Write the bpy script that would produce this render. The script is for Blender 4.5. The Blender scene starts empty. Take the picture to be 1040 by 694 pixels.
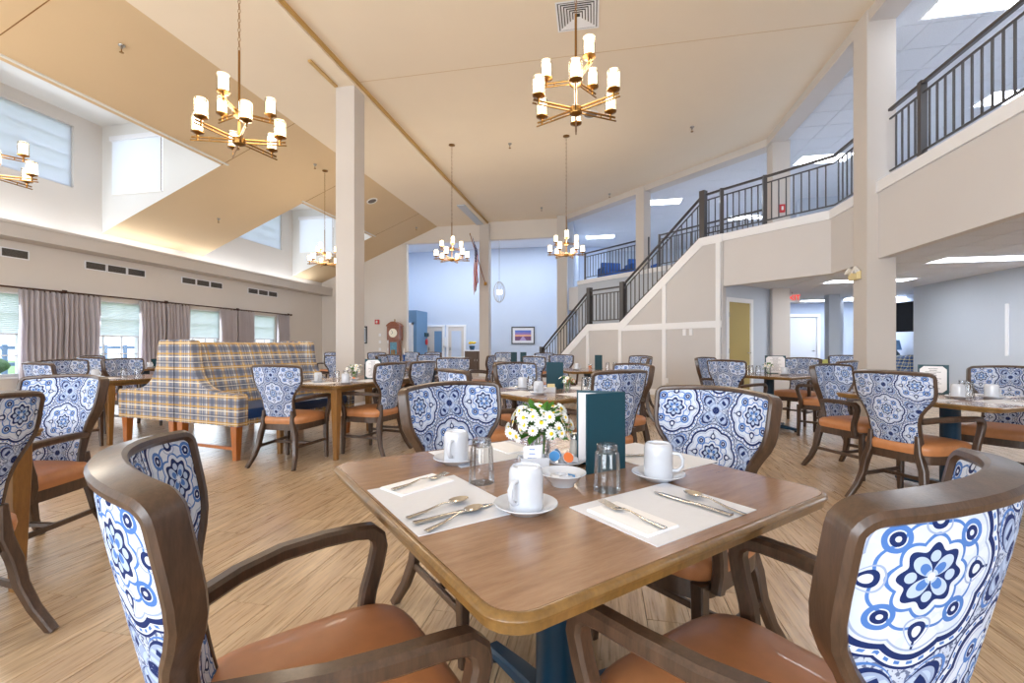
import bpy, bmesh, math, random
from mathutils import Vector, Matrix
random.seed(7)
PI = math.pi
sc = bpy.context.scene
COL = sc.collection

# ------------------------------------------------------------------ camera
EYE = 1.14
cam_d = bpy.data.cameras.new('camera'); cam = bpy.data.objects.new('camera', cam_d); COL.objects.link(cam)
cam.location = (0, 0, EYE)
cam.rotation_euler = (PI/2, 0, math.radians(11.26))
cam_d.sensor_width = 36.0; cam_d.lens = 16.0
cam_d.shift_y = 5.0/1040.0
cam_d.clip_start = 0.02; cam_d.clip_end = 300
sc.camera = cam

# ------------------------------------------------------------------ world, exposure
w = bpy.data.worlds.new('sky'); sc.world = w; w.use_nodes = True
wn = w.node_tree; wn.nodes.clear()
bg = wn.nodes.new('ShaderNodeBackground'); wo = wn.nodes.new('ShaderNodeOutputWorld')
sky = wn.nodes.new('ShaderNodeTexSky'); sky.sky_type = 'HOSEK_WILKIE'
sky.sun_direction = (-0.3, -0.5, 0.8); sky.turbidity = 4.0; sky.ground_albedo = 0.4
mixw = wn.nodes.new('ShaderNodeMixRGB'); mixw.inputs['Fac'].default_value = 0.65
mixw.inputs['Color2'].default_value = (0.86, 0.92, 1.0, 1)
wn.links.new(sky.outputs[0], mixw.inputs['Color1'])
wn.links.new(mixw.outputs[0], bg.inputs['Color']); bg.inputs['Strength'].default_value = 4.5
wn.links.new(bg.outputs[0], wo.inputs[0])
vs = sc.view_settings
vs.view_transform = 'Standard'; vs.look = 'None'; vs.gamma = 1.0; vs.use_curve_mapping = False
vs.exposure = 0.17
sc.cycles.max_bounces = 8; sc.cycles.diffuse_bounces = 5; sc.cycles.glossy_bounces = 4
sc.cycles.transmission_bounces = 6; sc.cycles.transparent_max_bounces = 12
sc.cycles.sample_clamp_indirect = 6.0
sc.cycles.caustics_reflective = False; sc.cycles.caustics_refractive = False

def area_light(name, loc, target, sx, sy, power, col):
    d = bpy.data.lights.new(name, 'AREA'); d.shape = 'RECTANGLE'; d.size = sx; d.size_y = sy
    d.energy = power; d.color = col
    o = bpy.data.objects.new(name, d); COL.objects.link(o); o.location = loc
    o.rotation_euler = (Vector(target)-Vector(loc)).to_track_quat('-Z', 'Y').to_euler()
    o.visible_camera = False
    return o
DAY = (0.80, 0.90, 1.0)
DORM = [(4.53, 8.43), (11.13, 15.0), (-2.07, 1.83)]
WINY = [8.75+2.37*k for k in (-4, -3, -2, -1, 0, 1, 2)]
for (a, b) in DORM:     # daylight entering through the clerestory windows of the dormers
    area_light('clerestory_daylight', (-11.12, (a+b)/2, 5.28), (-7.5, (a+b)/2, 4.2), 2.6, 1.25, 24, DAY)
for y in WINY:          # daylight entering through the low windows
    area_light('window_daylight', (-11.22, y, 1.35), (-6, y, 0.9), 0.9, 1.2, 22, DAY)
for x in (-8.6, -5.2, -1.8, 1.6):   # added frontal fill, set at the made-up tall windows behind the photographer
    area_light('rear_fill_light', (x, -3.88, 2.3), (x, 4, 1.2), 2.2, 3.2, 140, (0.90, 0.95, 1.0))
for k in range(7):      # lamp strips lying in the trough of the cornice
    area_light('cove_strip_light', (-11.08, -2.2+2.8*k, 3.42), (-10.7, -2.2+2.8*k, 5.5), 2.6, 0.12, 11, (0.95, 0.97, 1.0))

# ------------------------------------------------------------------ node expressions
class X:
    tree = None
    def __init__(s, v): s.v = v
    @staticmethod
    def m(op, *a, clamp=False):
        n = X.tree.nodes.new('ShaderNodeMath'); n.operation = op; n.use_clamp = clamp
        for i, q in enumerate(a):
            q = q.v if isinstance(q, X) else q
            if isinstance(q, (int, float)): n.inputs[i].default_value = q
            else: X.tree.links.new(q, n.inputs[i])
        return X(n.outputs[0])
    def __add__(s, o): return X.m('ADD', s, o)
    __radd__ = __add__
    def __sub__(s, o): return X.m('SUBTRACT', s, o)
    def __rsub__(s, o): return X.m('SUBTRACT', o, s)
    def __mul__(s, o): return X.m('MULTIPLY', s, o)
    __rmul__ = __mul__
    def __truediv__(s, o): return X.m('DIVIDE', s, o)
    def __rtruediv__(s, o): return X.m('DIVIDE', o, s)
    def __lt__(s, o): return X.m('LESS_THAN', s, o)
    def __gt__(s, o): return X.m('GREATER_THAN', s, o)
def xabs(a): return X.m('ABSOLUTE', a)
def xfloor(a): return X.m('FLOOR', a)
def xfrac(a): return X.m('FRACT', a)
def xmin(a, b): return X.m('MINIMUM', a, b)
def xmax(a, b): return X.m('MAXIMUM', a, b)
def xsqrt(a): return X.m('SQRT', a)
def xatan2(a, b): return X.m('ARCTAN2', a, b)
def xcos(a): return X.m('COSINE', a)
def xsin(a): return X.m('SINE', a)
def s2l(c):
    return tuple(((v/255)/12.92 if v/255 <= .04045 else ((v/255+.055)/1.055)**2.4) for v in c)+(1.0,)
def new_mat(name):
    m = bpy.data.materials.new(name); m.use_nodes = True
    t = m.node_tree; p = t.nodes['Principled BSDF']; X.tree = t
    return m, t, p
def mixc(fac, c1, c2):
    n = X.tree.nodes.new('ShaderNodeMixRGB')
    for k, q in (('Fac', fac), ('Color1', c1), ('Color2', c2)):
        q = q.v if isinstance(q, X) else q
        if isinstance(q, (int, float, tuple)): n.inputs[k].default_value = q
        else: X.tree.links.new(q, n.inputs[k])
    return n.outputs[0]
def coords(kind):
    if kind == 'POS':
        return X.tree.nodes.new('ShaderNodeNewGeometry').outputs['Position']
    return X.tree.nodes.new('ShaderNodeTexCoord').outputs[kind]
def sepxyz(v):
    n = X.tree.nodes.new('ShaderNodeSeparateXYZ'); X.tree.links.new(v, n.inputs[0])
    return X(n.outputs[0]), X(n.outputs[1]), X(n.outputs[2])
def comb(x, y, z):
    n = X.tree.nodes.new('ShaderNodeCombineXYZ')
    for i, q in enumerate((x, y, z)):
        q = q.v if isinstance(q, X) else q
        if isinstance(q, (int, float)): n.inputs[i].default_value = q
        else: X.tree.links.new(q, n.inputs[i])
    return n.outputs[0]
def noise(vec, scale, detail=3, rough=.55):
    n = X.tree.nodes.new('ShaderNodeTexNoise'); n.inputs['Scale'].default_value = scale
    n.inputs['Detail'].default_value = detail; n.inputs['Roughness'].default_value = rough
    if vec is not None: X.tree.links.new(vec, n.inputs['Vector'])
    return X(n.outputs['Fac'])
def white(vec):
    n = X.tree.nodes.new('ShaderNodeTexWhiteNoise'); n.noise_dimensions = '3D'
    X.tree.links.new(vec, n.inputs['Vector']); return X(n.outputs['Value'])
def bump(p, h, dist, strength=.4):
    b = X.tree.nodes.new('ShaderNodeBump'); b.inputs['Strength'].default_value = strength
    b.inputs['Distance'].default_value = dist
    X.tree.links.new(h.v, b.inputs['Height']); X.tree.links.new(b.outputs[0], p.inputs['Normal'])
def setp(p, **k):
    for a, v in k.items(): p.inputs[a.replace('_', ' ')].default_value = v
M = {}
def plain(name, rgb, rough=.5, metal=0, spec=.5, coat=0, grain=0, gscale=60):
    m, t, p = new_mat(name); c = s2l(rgb)
    setp(p, Roughness=rough, Metallic=metal); p.inputs['Specular IOR Level'].default_value = spec
    p.inputs['Coat Weight'].default_value = coat
    n = noise(coords('Object'), gscale, 4)
    k = max(grain, .03)
    col = mixc(n, tuple(v*(1-k) for v in c[:3])+(1,), tuple(min(1, v*(1+k)) for v in c[:3])+(1,))
    t.links.new(col, p.inputs['Base Color'])
    if grain: bump(p, n, .002, .25)
    M[name] = m; return m
def paint(name, rgb, rough=.75):
    m, t, p = new_mat(name); c = s2l(rgb); setp(p, Roughness=rough); p.inputs['Specular IOR Level'].default_value = .25
    pos = coords('POS'); n = noise(pos, 1.3, 3); f = noise(pos, 90, 3)
    t.links.new(mixc(n, tuple(v*.97 for v in c[:3])+(1,), tuple(min(1, v*1.02) for v in c[:3])+(1,)), p.inputs['Base Color'])
    bump(p, f, .003, .18); M[name] = m; return m
def wood(name, dark, light, stretch, rough=.35, coat=.0, kind='Object', scale=1.0, contrast=1.0):
    m, t, p = new_mat(name); setp(p, Roughness=rough); p.inputs['Coat Weight'].default_value = coat
    p.inputs['Coat Roughness'].default_value = .15
    x, y, z = sepxyz(coords(kind))
    v = comb(x*stretch[0], y*stretch[1], z*stretch[2])
    a = noise(v, 7*scale, 5, .65); b = noise(v, 38*scale, 3)
    f = X.m('MULTIPLY_ADD', a*.7+b*.3-.5, 1.9*contrast, .5, clamp=True)
    t.links.new(mixc(f, s2l(dark), s2l(light)), p.inputs['Base Color'])
    bump(p, b, .0015, .12); M[name] = m; return m
def emit(name, rgb, strength):
    m, t, p = new_mat(name); c = s2l(rgb)
    p.inputs['Base Color'].default_value = c; p.inputs['Emission Color'].default_value = c
    p.inputs['Emission Strength'].default_value = strength; M[name] = m; return m

# paints
paint('wall_beige', (223, 218, 213)); paint('stair_panel', (204, 202, 203)); paint('trim_white', (240, 242, 247), .5)
paint('wall_blue', (196, 209, 230)); paint('wall_dark_blue', (110, 146, 184)); paint('wall_grey_blue', (196, 204, 216))
paint('ceiling_cream', (238, 225, 205)); paint('slope_cast_joint_tan', (216, 193, 158)); paint('dormer_white', (228, 228, 226))  # slope tone is the ceiling cream with warm lamplight painted in
paint('column_beige', (208, 202, 197)); paint('door_olive', (178, 160, 104), .45); paint('door_white', (225, 230, 240), .45)
paint('ceiling_white', (232, 234, 240)); paint('slab_edge', (215, 212, 212))
wood('chair_wood', (42, 30, 22), (94, 70, 53), (6, 6, 1), .34, .25, scale=1.2)
wood('table_laminate', (132, 98, 72), (172, 136, 106), (1.1, 9, 1), .22, .4, scale=.9, contrast=1.15)
wood('table_edge', (86, 60, 26), (150, 112, 58), (3, 3, 1), .3, .4)
wood('leg_wood', (116, 78, 34), (160, 114, 58), (8, 8, 1), .35, .3)
wood('sofa_leg_wood', (140, 76, 24), (190, 112, 46), (8, 8, 1), .3, .4)
wood('clock_wood', (104, 52, 26), (158, 88, 50), (8, 8, 1), .3, .4)
wood('dresser_wood', (70, 52, 42), (100, 78, 62), (1, 1, 8), .45)
plain('leather_tan', (188, 126, 80), .42, coat=.15, grain=.16, gscale=25)
plain('pedestal_blue', (14, 58, 84), .35, coat=.3); plain('menu_teal', (8, 62, 76), .5)
plain('paper_white', (226, 228, 234), .8); plain('napkin_white', (250, 250, 252), .85)
plain('china', (208, 212, 220), .15, coat=.4); plain('steel', (206, 203, 198), .2, metal=1)
plain('brass', (150, 112, 62), .32, metal=1); plain('rail_metal', (84, 82, 84), .35, metal=.35)
plain('rod_bronze', (78, 50, 40), .4, metal=.3); plain('black_plastic', (22, 24, 28), .3)
plain('navy_leather', (26, 62, 112), .4, coat=.15); plain('royal_blue', (24, 84, 160), .55)
plain('yellow_flower', (244, 208, 40), .6); plain('petal_white', (250, 250, 250), .6); plain('leaf_green', (74, 128, 44), .5)
plain('pale_green', (170, 196, 110), .6); plain('red_plastic', (196, 40, 44), .4); plain('nickel', (170, 166, 160), .3, metal=1)
plain('golden_trim', (196, 160, 96), .5); plain('grille_grey', (118, 112, 108), .6); plain('cream_plastic', (232, 214, 160), .5); plain('plate_white', (236, 234, 230), .5)
plain('orange_fruit', (232, 130, 60), .5); plain('hedge_green', (70, 104, 62), .9, grain=.3, gscale=6); plain('lawn', (120, 150, 100), .95, grain=.2, gscale=4)
plain('fence_blue', (126, 150, 190), .7); plain('yellow_fabric', (206, 200, 110), .8); plain('shaker_glass', (214, 206, 196), .15)
plain('blue_print', (60, 130, 190), .5); plain('orange_print', (230, 120, 60), .5); plain('dark_slot', (40, 38, 36), .7)
emit('shade_glow', (255, 238, 210), 4.0); emit('panel_glow', (244, 248, 255), 7.0); emit('exit_glow', (255, 60, 50), 1.2); emit('clock_face', (236, 230, 214), .05)

def shade_fabric(name, rgb, trans):
    m, t, p = new_mat(name); out = t.nodes['Material Output']; c = s2l(rgb)
    tr = t.nodes.new('ShaderNodeBsdfTranslucent'); tr.inputs['Color'].default_value = c
    mx = t.nodes.new('ShaderNodeMixShader'); mx.inputs[0].default_value = trans
    x, y, z = sepxyz(coords('Object')); n = noise(coords('Object'), 120, 2)
    t.links.new(mixc(n, tuple(v*.9 for v in c[:3])+(1,), c), p.inputs['Base Color']); setp(p, Roughness=.9)
    t.links.new(p.outputs[0], mx.inputs[1]); t.links.new(tr.outputs[0], mx.inputs[2]); t.links.new(mx.outputs[0], out.inputs[0])
    M[name] = m
shade_fabric('roller_shade', (238, 243, 250), .5); shade_fabric('cell_shade', (240, 247, 246), .75); shade_fabric('curtain_fabric', (226, 220, 224), .5)

def glass(name, tint=(1, 1, 1, 1), base=.04, gain=.5):
    m, t, p = new_mat(name); out = t.nodes['Material Output']
    tr = t.nodes.new('ShaderNodeBsdfTransparent'); tr.inputs['Color'].default_value = tint
    gl = t.nodes.new('ShaderNodeBsdfGlossy'); gl.inputs['Roughness'].default_value = .05
    fr = t.nodes.new('ShaderNodeFresnel'); fr.inputs['IOR'].default_value = 1.45
    f = X.m('MULTIPLY_ADD', X(fr.outputs[0]), gain, base, clamp=True)
    mx = t.nodes.new('ShaderNodeMixShader'); t.links.new(f.v, mx.inputs[0])
    t.links.new(tr.outputs[0], mx.inputs[1]); t.links.new(gl.outputs[0], mx.inputs[2]); t.links.new(mx.outputs[0], out.inputs[0])
    M[name] = m
glass('pane_glass', (.96, .98, 1, 1), .02, .4); glass('tumbler_glass', (.97, .98, .99, 1), .06, .8); glass('lamp_glass', (1, .97, .9, 1), .05, .6)

def damask():
    m, t, p = new_mat('damask_fabric'); setp(p, Roughness=.85); p.inputs['Specular IOR Level'].default_value = .2
    uvn = t.nodes.new('ShaderNodeUVMap'); uvn.uv_map = 'UVMap'
    u, v, _ = sepxyz(uvn.outputs[0])
    wv = noise(uvn.outputs[0], 34, 2)
    qx = u*5.6; qy = v*5.6
    a = (qx+qy)*.5; b = (qx-qy)*.5
    la = a-xfloor(a+.5); lb = b-xfloor(b+.5)
    lx = la+lb; ly = la-lb
    ax = xabs(lx); ay = xabs(ly)
    r = xsqrt(lx*lx+ly*ly); th = xatan2(ly, lx)
    mm = xmax(ax, ay); nn = xmin(ax, ay)
    R = xabs(xcos(th*4))*.06+.54
    dr = xabs(r-R)
    l1 = dr < .024
    l2 = xabs(r-R-.085) < .011
    l3 = xabs(r-R+.055) < .008
    bead = xmin(xabs(r-R-.045) < .013, xsin(th*44) > .1)
    # teardrops on the axes
    tm = (mm-.405)/.078; tn = nn/(.064-(mm-.40)*.3)
    td = tm*tm+tn*tn
    tear = td < 1.0; tearh = xabs(td-1.9) < .22; teari = td < .30
    stem = xmin(nn < .010, xabs(mm-.505) < .035)
    # blossom in the centre: dark ground, pale petals, scalloped collar
    fl = r < xcos(th*8)*.025+.215
    s2t = xabs(xsin(th*2))
    petal = xmin(r < s2t*.19, r > .03)
    petal2 = xmin(r < s2t*.125, r > .05)
    mx = mm-.145; flor = (mx*mx+nn*nn) < .0016
    coll2 = xabs(r-(xabs(xsin(th*4))*.05+.345)) < .011
    eye = r < .03
    collar = xabs(r-(xabs(xcos(th*4))*.05+.245)) < .013
    # scrolls on the diagonals
    sx = ax-.275; sy = ay-.275
    sd = xsqrt(sx*sx+sy*sy)
    scr = xabs(sd-.080) < .018; scr2 = xabs(sd-.036) < .016
    # four leaf motif between the medallions
    k = 1.0-mm; rc = xsqrt(k*k+nn*nn)+.0001
    s2 = (k*nn*2.0)/(rc*rc)
    lf = rc < s2*.43
    lfo = xmin(rc < s2*.49, rc > s2*.46)
    lfi = xmin(rc < s2*.38, rc > .05)
    lfv = xmin(xmin(rc < s2*.34, rc > .08), xsin(rc*62.0) > .1)
    lfe = xmin(xabs(rc-.25) < .035, s2 > .9)
    ringc = xabs(rc-.065) < .016
    inmed = r < R
    navy = s2l((26, 44, 96)); blue = s2l((78, 120, 188)); whitec = s2l((210, 218, 232)); pale = s2l((176, 194, 222)); grey = s2l((150, 166, 198))
    c = mixc(xmin(inmed, wv > .5)*.3, whitec, pale)
    outm = r > R+.095
    c = mixc(outm*.45, c, grey)
    speck = xmin(outm, noise(uvn.outputs[0], 150, 1) > .53)
    c = mixc(speck*.75, c, navy)
    c = mixc(lf, c, navy); c = mixc(lfo, c, blue); c = mixc(lfi, c, grey); c = mixc(lfv, c, pale); c = mixc(lfe, c, navy); c = mixc(ringc, c, navy)
    c = mixc(bead, c, blue); c = mixc(l2, c, navy); c = mixc(l3, c, grey); c = mixc(l1, c, navy)
    c = mixc(coll2, c, blue); c = mixc(scr, c, blue); c = mixc(scr2, c, navy); c = mixc(collar, c, blue)
    c = mixc(fl, c, navy); c = mixc(petal, c, pale); c = mixc(petal2, c, blue); c = mixc(flor, c, pale); c = mixc(eye, c, whitec)
    c = mixc(stem, c, navy); c = mixc(tearh, c, grey); c = mixc(tear, c, navy); c = mixc(teari, c, whitec)
    t.links.new(c, p.inputs['Base Color'])
    bump(p, noise(uvn.outputs[0], 900, 1), .0006, .3)
    M['damask_fabric'] = m
damask()

def plaid(name, base, c_a, c_b, c_c, per):
    m, t, p = new_mat(name); setp(p, Roughness=.9); p.inputs['Specular IOR Level'].default_value = .15
    uvn = t.nodes.new('ShaderNodeUVMap'); uvn.uv_map = 'UVMap'
    u, v, _ = sepxyz(uvn.outputs[0])
    c = s2l(base)
    for q in (u, v):
        f = xfrac(q/per)
        def band(lo, hi): return xmin(f > lo, f < hi)
        c = mixc(band(.06, .22)*.62, c, s2l(c_b)); c = mixc(band(.30, .42)*.62, c, s2l(c_a))
        c = mixc(band(.345, .365)*.9, c, s2l(c_c)); c = mixc(band(.52, .68)*.55, c, s2l(c_b))
        c = mixc(band(.59, .61)*.9, c, s2l(c_c)); c = mixc(band(.80, .84)*.8, c, s2l(c_c)); c = mixc(band(.90, .97)*.62, c, s2l(c_a))
    t.links.new(c, p.inputs['Base Color'])
    bump(p, noise(uvn.outputs[0], 500, 1), .001, .3)
    M[name] = m
plaid('plaid_gold', (150, 152, 162), (204, 156, 40), (92, 98, 118), (236, 230, 216), .27)
plaid('plaid_blue', (70, 106, 164), (206, 190, 110), (30, 62, 116), (226, 232, 240), .20)

def planks_mat():
    m, t, p = new_mat('plank_floor'); setp(p, Roughness=.3); p.inputs['Coat Weight'].default_value = .25; p.inputs['Coat Roughness'].default_value = .22
    x, y, z = sepxyz(coords('POS'))
    ix = xfloor(x/.18); off = xfrac(ix*.381966)
    iy = xfloor(y/1.22+off)
    rnd = white(comb(ix, iy, 1.0))
    g = comb(x*9.0+rnd*37.0, y*.9+rnd*11.0, 0.0)
    a = noise(g, 2.6, 6, .7); b = noise(comb(x*60.0, y*2.2, rnd*9.0), 2.0, 3)
    f = X.m('MULTIPLY_ADD', a*.62+b*.38-.5, 2.6, .58, clamp=True)
    c = mixc(f, s2l((106, 72, 42)), s2l((222, 196, 160)))
    c = mixc(rnd*.45, c, s2l((182, 150, 118)))
    t.links.new(c, p.inputs['Base Color'])
    rr = X.m('MULTIPLY_ADD', b, .14, .22); t.links.new(rr.v, p.inputs['Roughness'])
    bump(p, b, .001, .15); M['plank_floor'] = m
planks_mat()

def tile_ceiling():
    m, t, p = new_mat('tile_ceiling'); setp(p, Roughness=.9)
    n = noise(coords('POS'), 60, 3); g = noise(coords('POS'), 1.7, 1)
    c = mixc(n, s2l((204, 207, 214)), s2l((228, 231, 238))); c = mixc(g*.15, c, s2l((196, 200, 208)))
    t.links.new(c, p.inputs['Base Color']); bump(p, n, .004, .4); M['tile_ceiling'] = m
tile_ceiling()

def flag_mat():
    m, t, p = new_mat('flag_cloth'); setp(p, Roughness=.8)
    uvn = t.nodes.new('ShaderNodeUVMap'); uvn.uv_map = 'UVMap'
    u, v, _ = sepxyz(uvn.outputs[0])       # u along the fly, v along the hoist
    st = xfrac(v*6.5) < .5
    c = mixc(st, s2l((236, 236, 240)), s2l((190, 30, 50)))
    can = xmin(u < .40, v > .4615)
    c = mixc(can, c, s2l((34, 46, 96)))
    fx = xfrac(u/.40*5.5)-.5; fy = xfrac((v-.4615)/.5385*4.5)-.5
    star = xmin((fx*fx+fy*fy) < .05, can)
    c = mixc(star, c, s2l((240, 240, 244)))
    t.links.new(c, p.inputs['Base Color']); M['flag_cloth'] = m
flag_mat()

def page_mat(name, lines, inkc=(90, 90, 100)):
    m, t, p = new_mat(name); setp(p, Roughness=.7)
    uvn = t.nodes.new('ShaderNodeUVMap'); uvn.uv_map = 'UVMap'
    u, v, _ = sepxyz(uvn.outputs[0])
    row = xfloor(v*lines); f = xfrac(v*lines)
    wd = white(comb(row, 1.0, 2.0))*.22+.10
    ink = xmin(xmin(f > .3, f < .6), xabs(u-.5) < wd); ink = xmin(ink, xmin(v > .1, v < .93))
    ink = xmin(ink, noise(comb(u*60.0, row, 0.0), 1.0, 1) > .42)
    t.links.new(mixc(ink, s2l((236, 234, 236)), s2l(inkc)), p.inputs['Base Color']); M[name] = m
page_mat('menu_page', 16); page_mat('packet_print', 5, (110, 140, 200))

def picture_mat():
    m, t, p = new_mat('sunset_print'); setp(p, Roughness=.5)
    uvn = t.nodes.new('ShaderNodeUVMap'); uvn.uv_map = 'UVMap'
    u, v, _ = sepxyz(uvn.outputs[0]); n = noise(comb(u*3.0, v*9.0, 0.0), 2.0, 4)
    c = mixc(X.m('MULTIPLY_ADD', v+n*.3-.15, 1.4, -.2, clamp=True), s2l((226, 130, 130)), s2l((86, 110, 190)))
    c = mixc(xmin(xabs(v-.48) < .05, n > .4), c, s2l((250, 190, 110)))
    c = mixc(v < .40, c, s2l((110, 70, 110))); pw = (.42-v)*.45+.03
    c = mixc(xmin(xabs(u-.5) < pw, v < .40), c, s2l((170, 150, 200)))
    t.links.new(c, p.inputs['Base Color']); M['sunset_print'] = m
    m, t, p = new_mat('sea_print'); setp(p, Roughness=.4)
    x, y, z = sepxyz(coords('Generated')); n = noise(comb(x*2.0, y*2.0, z*8.0), 2.0, 4)
    t.links.new(mixc(n, s2l((14, 46, 100)), s2l((120, 190, 214))), p.inputs['Base Color']); M['sea_print'] = m
picture_mat()

# ------------------------------------------------------------------ mesh helpers
class MB:
    def __init__(s): s.v = []; s.f = []; s.uv = {}
    def add(s, vs, fs, uvs=None):
        n = len(s.v); s.v += [tuple(p) for p in vs]
        for i, f in enumerate(fs):
            s.f.append(tuple(n+k for k in f))
            if uvs: s.uv[len(s.f)-1] = uvs[i]
        return s
    def box(s, x0, y0, z0, x1, y1, z1, mat=None):
        vs = [(x0,y0,z0),(x1,y0,z0),(x1,y1,z0),(x0,y1,z0),(x0,y0,z1),(x1,y0,z1),(x1,y1,z1),(x0,y1,z1)]
        if mat is not None: vs = [mat @ Vector(p) for p in vs]
        return s.add(vs, [(0,3,2,1),(4,5,6,7),(0,1,5,4),(1,2,6,5),(2,3,7,6),(3,0,4,7)])
    def obox(s, c, size, rz=0, rx=0, ry=0):
        m = Matrix.Translation(c) @ Matrix.Rotation(rz, 4, 'Z') @ Matrix.Rotation(ry, 4, 'Y') @ Matrix.Rotation(rx, 4, 'X')
        a, b, d = size[0]/2, size[1]/2, size[2]/2
        return s.box(-a, -b, -d, a, b, d, m)
    def prism(s, poly, fn0, fn1):
        """poly: list of 2-D points; fn0/fn1 map a point to the 3-D vertex of the two caps."""
        n = len(poly)
        vs = [fn0(p) for p in poly]+[fn1(p) for p in poly]
        fs = [tuple(range(n-1, -1, -1)), tuple(range(n, 2*n))]+[(i, (i+1) % n, n+(i+1) % n, n+i) for i in range(n)]
        return s.add(vs, fs)
    def slab(s, poly, z0, z1):
        return s.prism(poly, lambda p: (p[0], p[1], z0), lambda p: (p[0], p[1], z1))
    def lathe(s, prof, n=20, loc=(0,0,0), flute=0):
        vs = []; fs = []; m = len(prof)
        for i in range(n):
            a = 2*PI*i/n
            for (r, z) in prof:
                rr = r*(1-flute*(i % 2)) if flute else r
                vs.append((loc[0]+rr*math.cos(a), loc[1]+rr*math.sin(a), loc[2]+z))
        for i in range(n):
            j = (i+1) % n
            for k in range(m-1):
                fs.append((i*m+k, j*m+k, j*m+k+1, i*m+k+1))
        if prof[0][0] > 1e-6: fs.append(tuple(i*m for i in range(n-1, -1, -1)))
        if prof[-1][0] > 1e-6: fs.append(tuple(i*m+m-1 for i in range(n)))
        return s.add(vs, fs)
    def tube(s, pts, r, n=6):
        pts = [Vector(p) for p in pts]; rs = r if isinstance(r, (list, tuple)) else [r]*len(pts)
        return s.sweep(pts, [[(rs[i]*math.cos(2*PI*k/n), rs[i]*math.sin(2*PI*k/n)) for k in range(n)] for i in range(len(pts))])
    def sweep(s, pts, secs, axis=None):
        """secs[i]: list of (a,b) offsets along (side, up) of the path frame; axis: preferred side vector (or list)."""
        pts = [Vector(p) for p in pts]; n = len(secs[0]); vs = []; fs = []
        prev = None
        for i, p in enumerate(pts):
            t = (pts[min(i+1, len(pts)-1)]-pts[max(i-1, 0)]).normalized()
            if axis is not None: ax = Vector(axis[i] if isinstance(axis, list) else axis)
            elif prev is not None: ax = prev
            else: ax = Vector((1, 0, 0)) if abs(t.x) < .9 else Vector((0, 1, 0))
            sd = (ax-t*ax.dot(t)).normalized(); prev = sd
            up = t.cross(sd).normalized()
            for (a, b) in secs[i]: vs.append(p+sd*a+up*b)
        for i in range(len(pts)-1):
            for k in range(n):
                l = (k+1) % n
                fs.append((i*n+k, i*n+l, (i+1)*n+l, (i+1)*n+k))
        fs.append(tuple(range(n-1, -1, -1))); e = (len(pts)-1)*n; fs.append(tuple(e+k for k in range(n)))
        return s.add(vs, fs)
    def mesh(s, name, mat, bevel=0, smooth=0, uvfn=None):
        me = bpy.data.meshes.new(name); me.from_pydata(s.v, [], s.f)
        if uvfn or s.uv:
            ul = me.uv_layers.new(name='UVMap')
            for p in me.polygons:
                for j, li in enumerate(p.loop_indices):
                    if s.uv and p.index in s.uv: ul.data[li].uv = s.uv[p.index][j]
                    elif uvfn: ul.data[li].uv = uvfn(me.vertices[me.loops[li].vertex_index].co, p.normal)
        bm = bmesh.new(); bm.from_mesh(me)
        bmesh.ops.recalc_face_normals(bm, faces=bm.faces[:])
        if bevel:
            es = [e for e in bm.edges if len(e.link_faces) == 2 and e.calc_face_angle(0) > .6]
            bmesh.ops.bevel(bm, geom=es, offset=bevel, segments=2, profile=.6, affect='EDGES', clamp_overlap=True)
        bm.to_mesh(me); bm.free()
        if smooth:
            for p in me.polygons: p.use_smooth = True
            me.set_sharp_from_angle(angle=math.radians(smooth))
        me.materials.append(M[mat])
        return me
    def build(s, name, mat, parent=None, **k):
        return put(name, s.mesh(name, mat, **k), parent)
def put(name, me, parent=None, loc=None, rz=None, mw=None):
    o = bpy.data.objects.new(name, me); COL.objects.link(o)
    if parent is not None: o.parent = parent
    if loc is not None: o.location = loc
    if rz is not None: o.rotation_euler = (0, 0, rz)
    if mw is not None: o.matrix_local = mw
    return o
def thing(name, label, cat, loc=(0,0,0), rz=0, group=None):
    o = bpy.data.objects.new(name, None); COL.objects.link(o); o.empty_display_size = .1
    o.location = loc; o.rotation_euler = (0, 0, rz); return tag(o, label, cat, group)
def tag(o, label, cat, group=None):
    o['label'] = label; o['category'] = cat
    if group: o['group'] = group
    return o
def struct(o, label, cat):
    o['kind'] = 'structure'; return tag(o, label, cat)
def chamf(w, h, c):
    return [(-w/2+c, -h/2), (w/2-c, -h/2), (w/2, -h/2+c), (w/2, h/2-c), (w/2-c, h/2), (-w/2+c, h/2), (-w/2, h/2-c), (-w/2, -h/2+c)]
def interp(tab, z):
    if z <= tab[0][0]: return tab[0][1]
    for (a, b), (c, d) in zip(tab, tab[1:]):
        if z <= c:
            t = (z-a)/(c-a); t = t*t*(3-2*t)*.5+t*.5; return b+(d-b)*t
    return tab[-1][1]
def wall_holes(u0, u1, z0, z1, holes, put_box):
    """rectangular wall with rectangular holes; put_box(ua, ub, za, zb) adds a block."""
    us = sorted({u0, u1, *[h[0] for h in holes], *[h[1] for h in holes]}); zs = sorted({z0, z1, *[h[2] for h in holes], *[h[3] for h in holes]})
    for a, b in zip(us, us[1:]):
        run = None
        for c, d in zip(zs, zs[1:]):
            mu, mz = (a+b)/2, (c+d)/2
            if any(h[0] < mu < h[1] and h[2] < mz < h[3] for h in holes):
                if run: put_box(a, b, *run); run = None
            else: run = (run[0], d) if run else (c, d)
        if run: put_box(a, b, *run)

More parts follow.
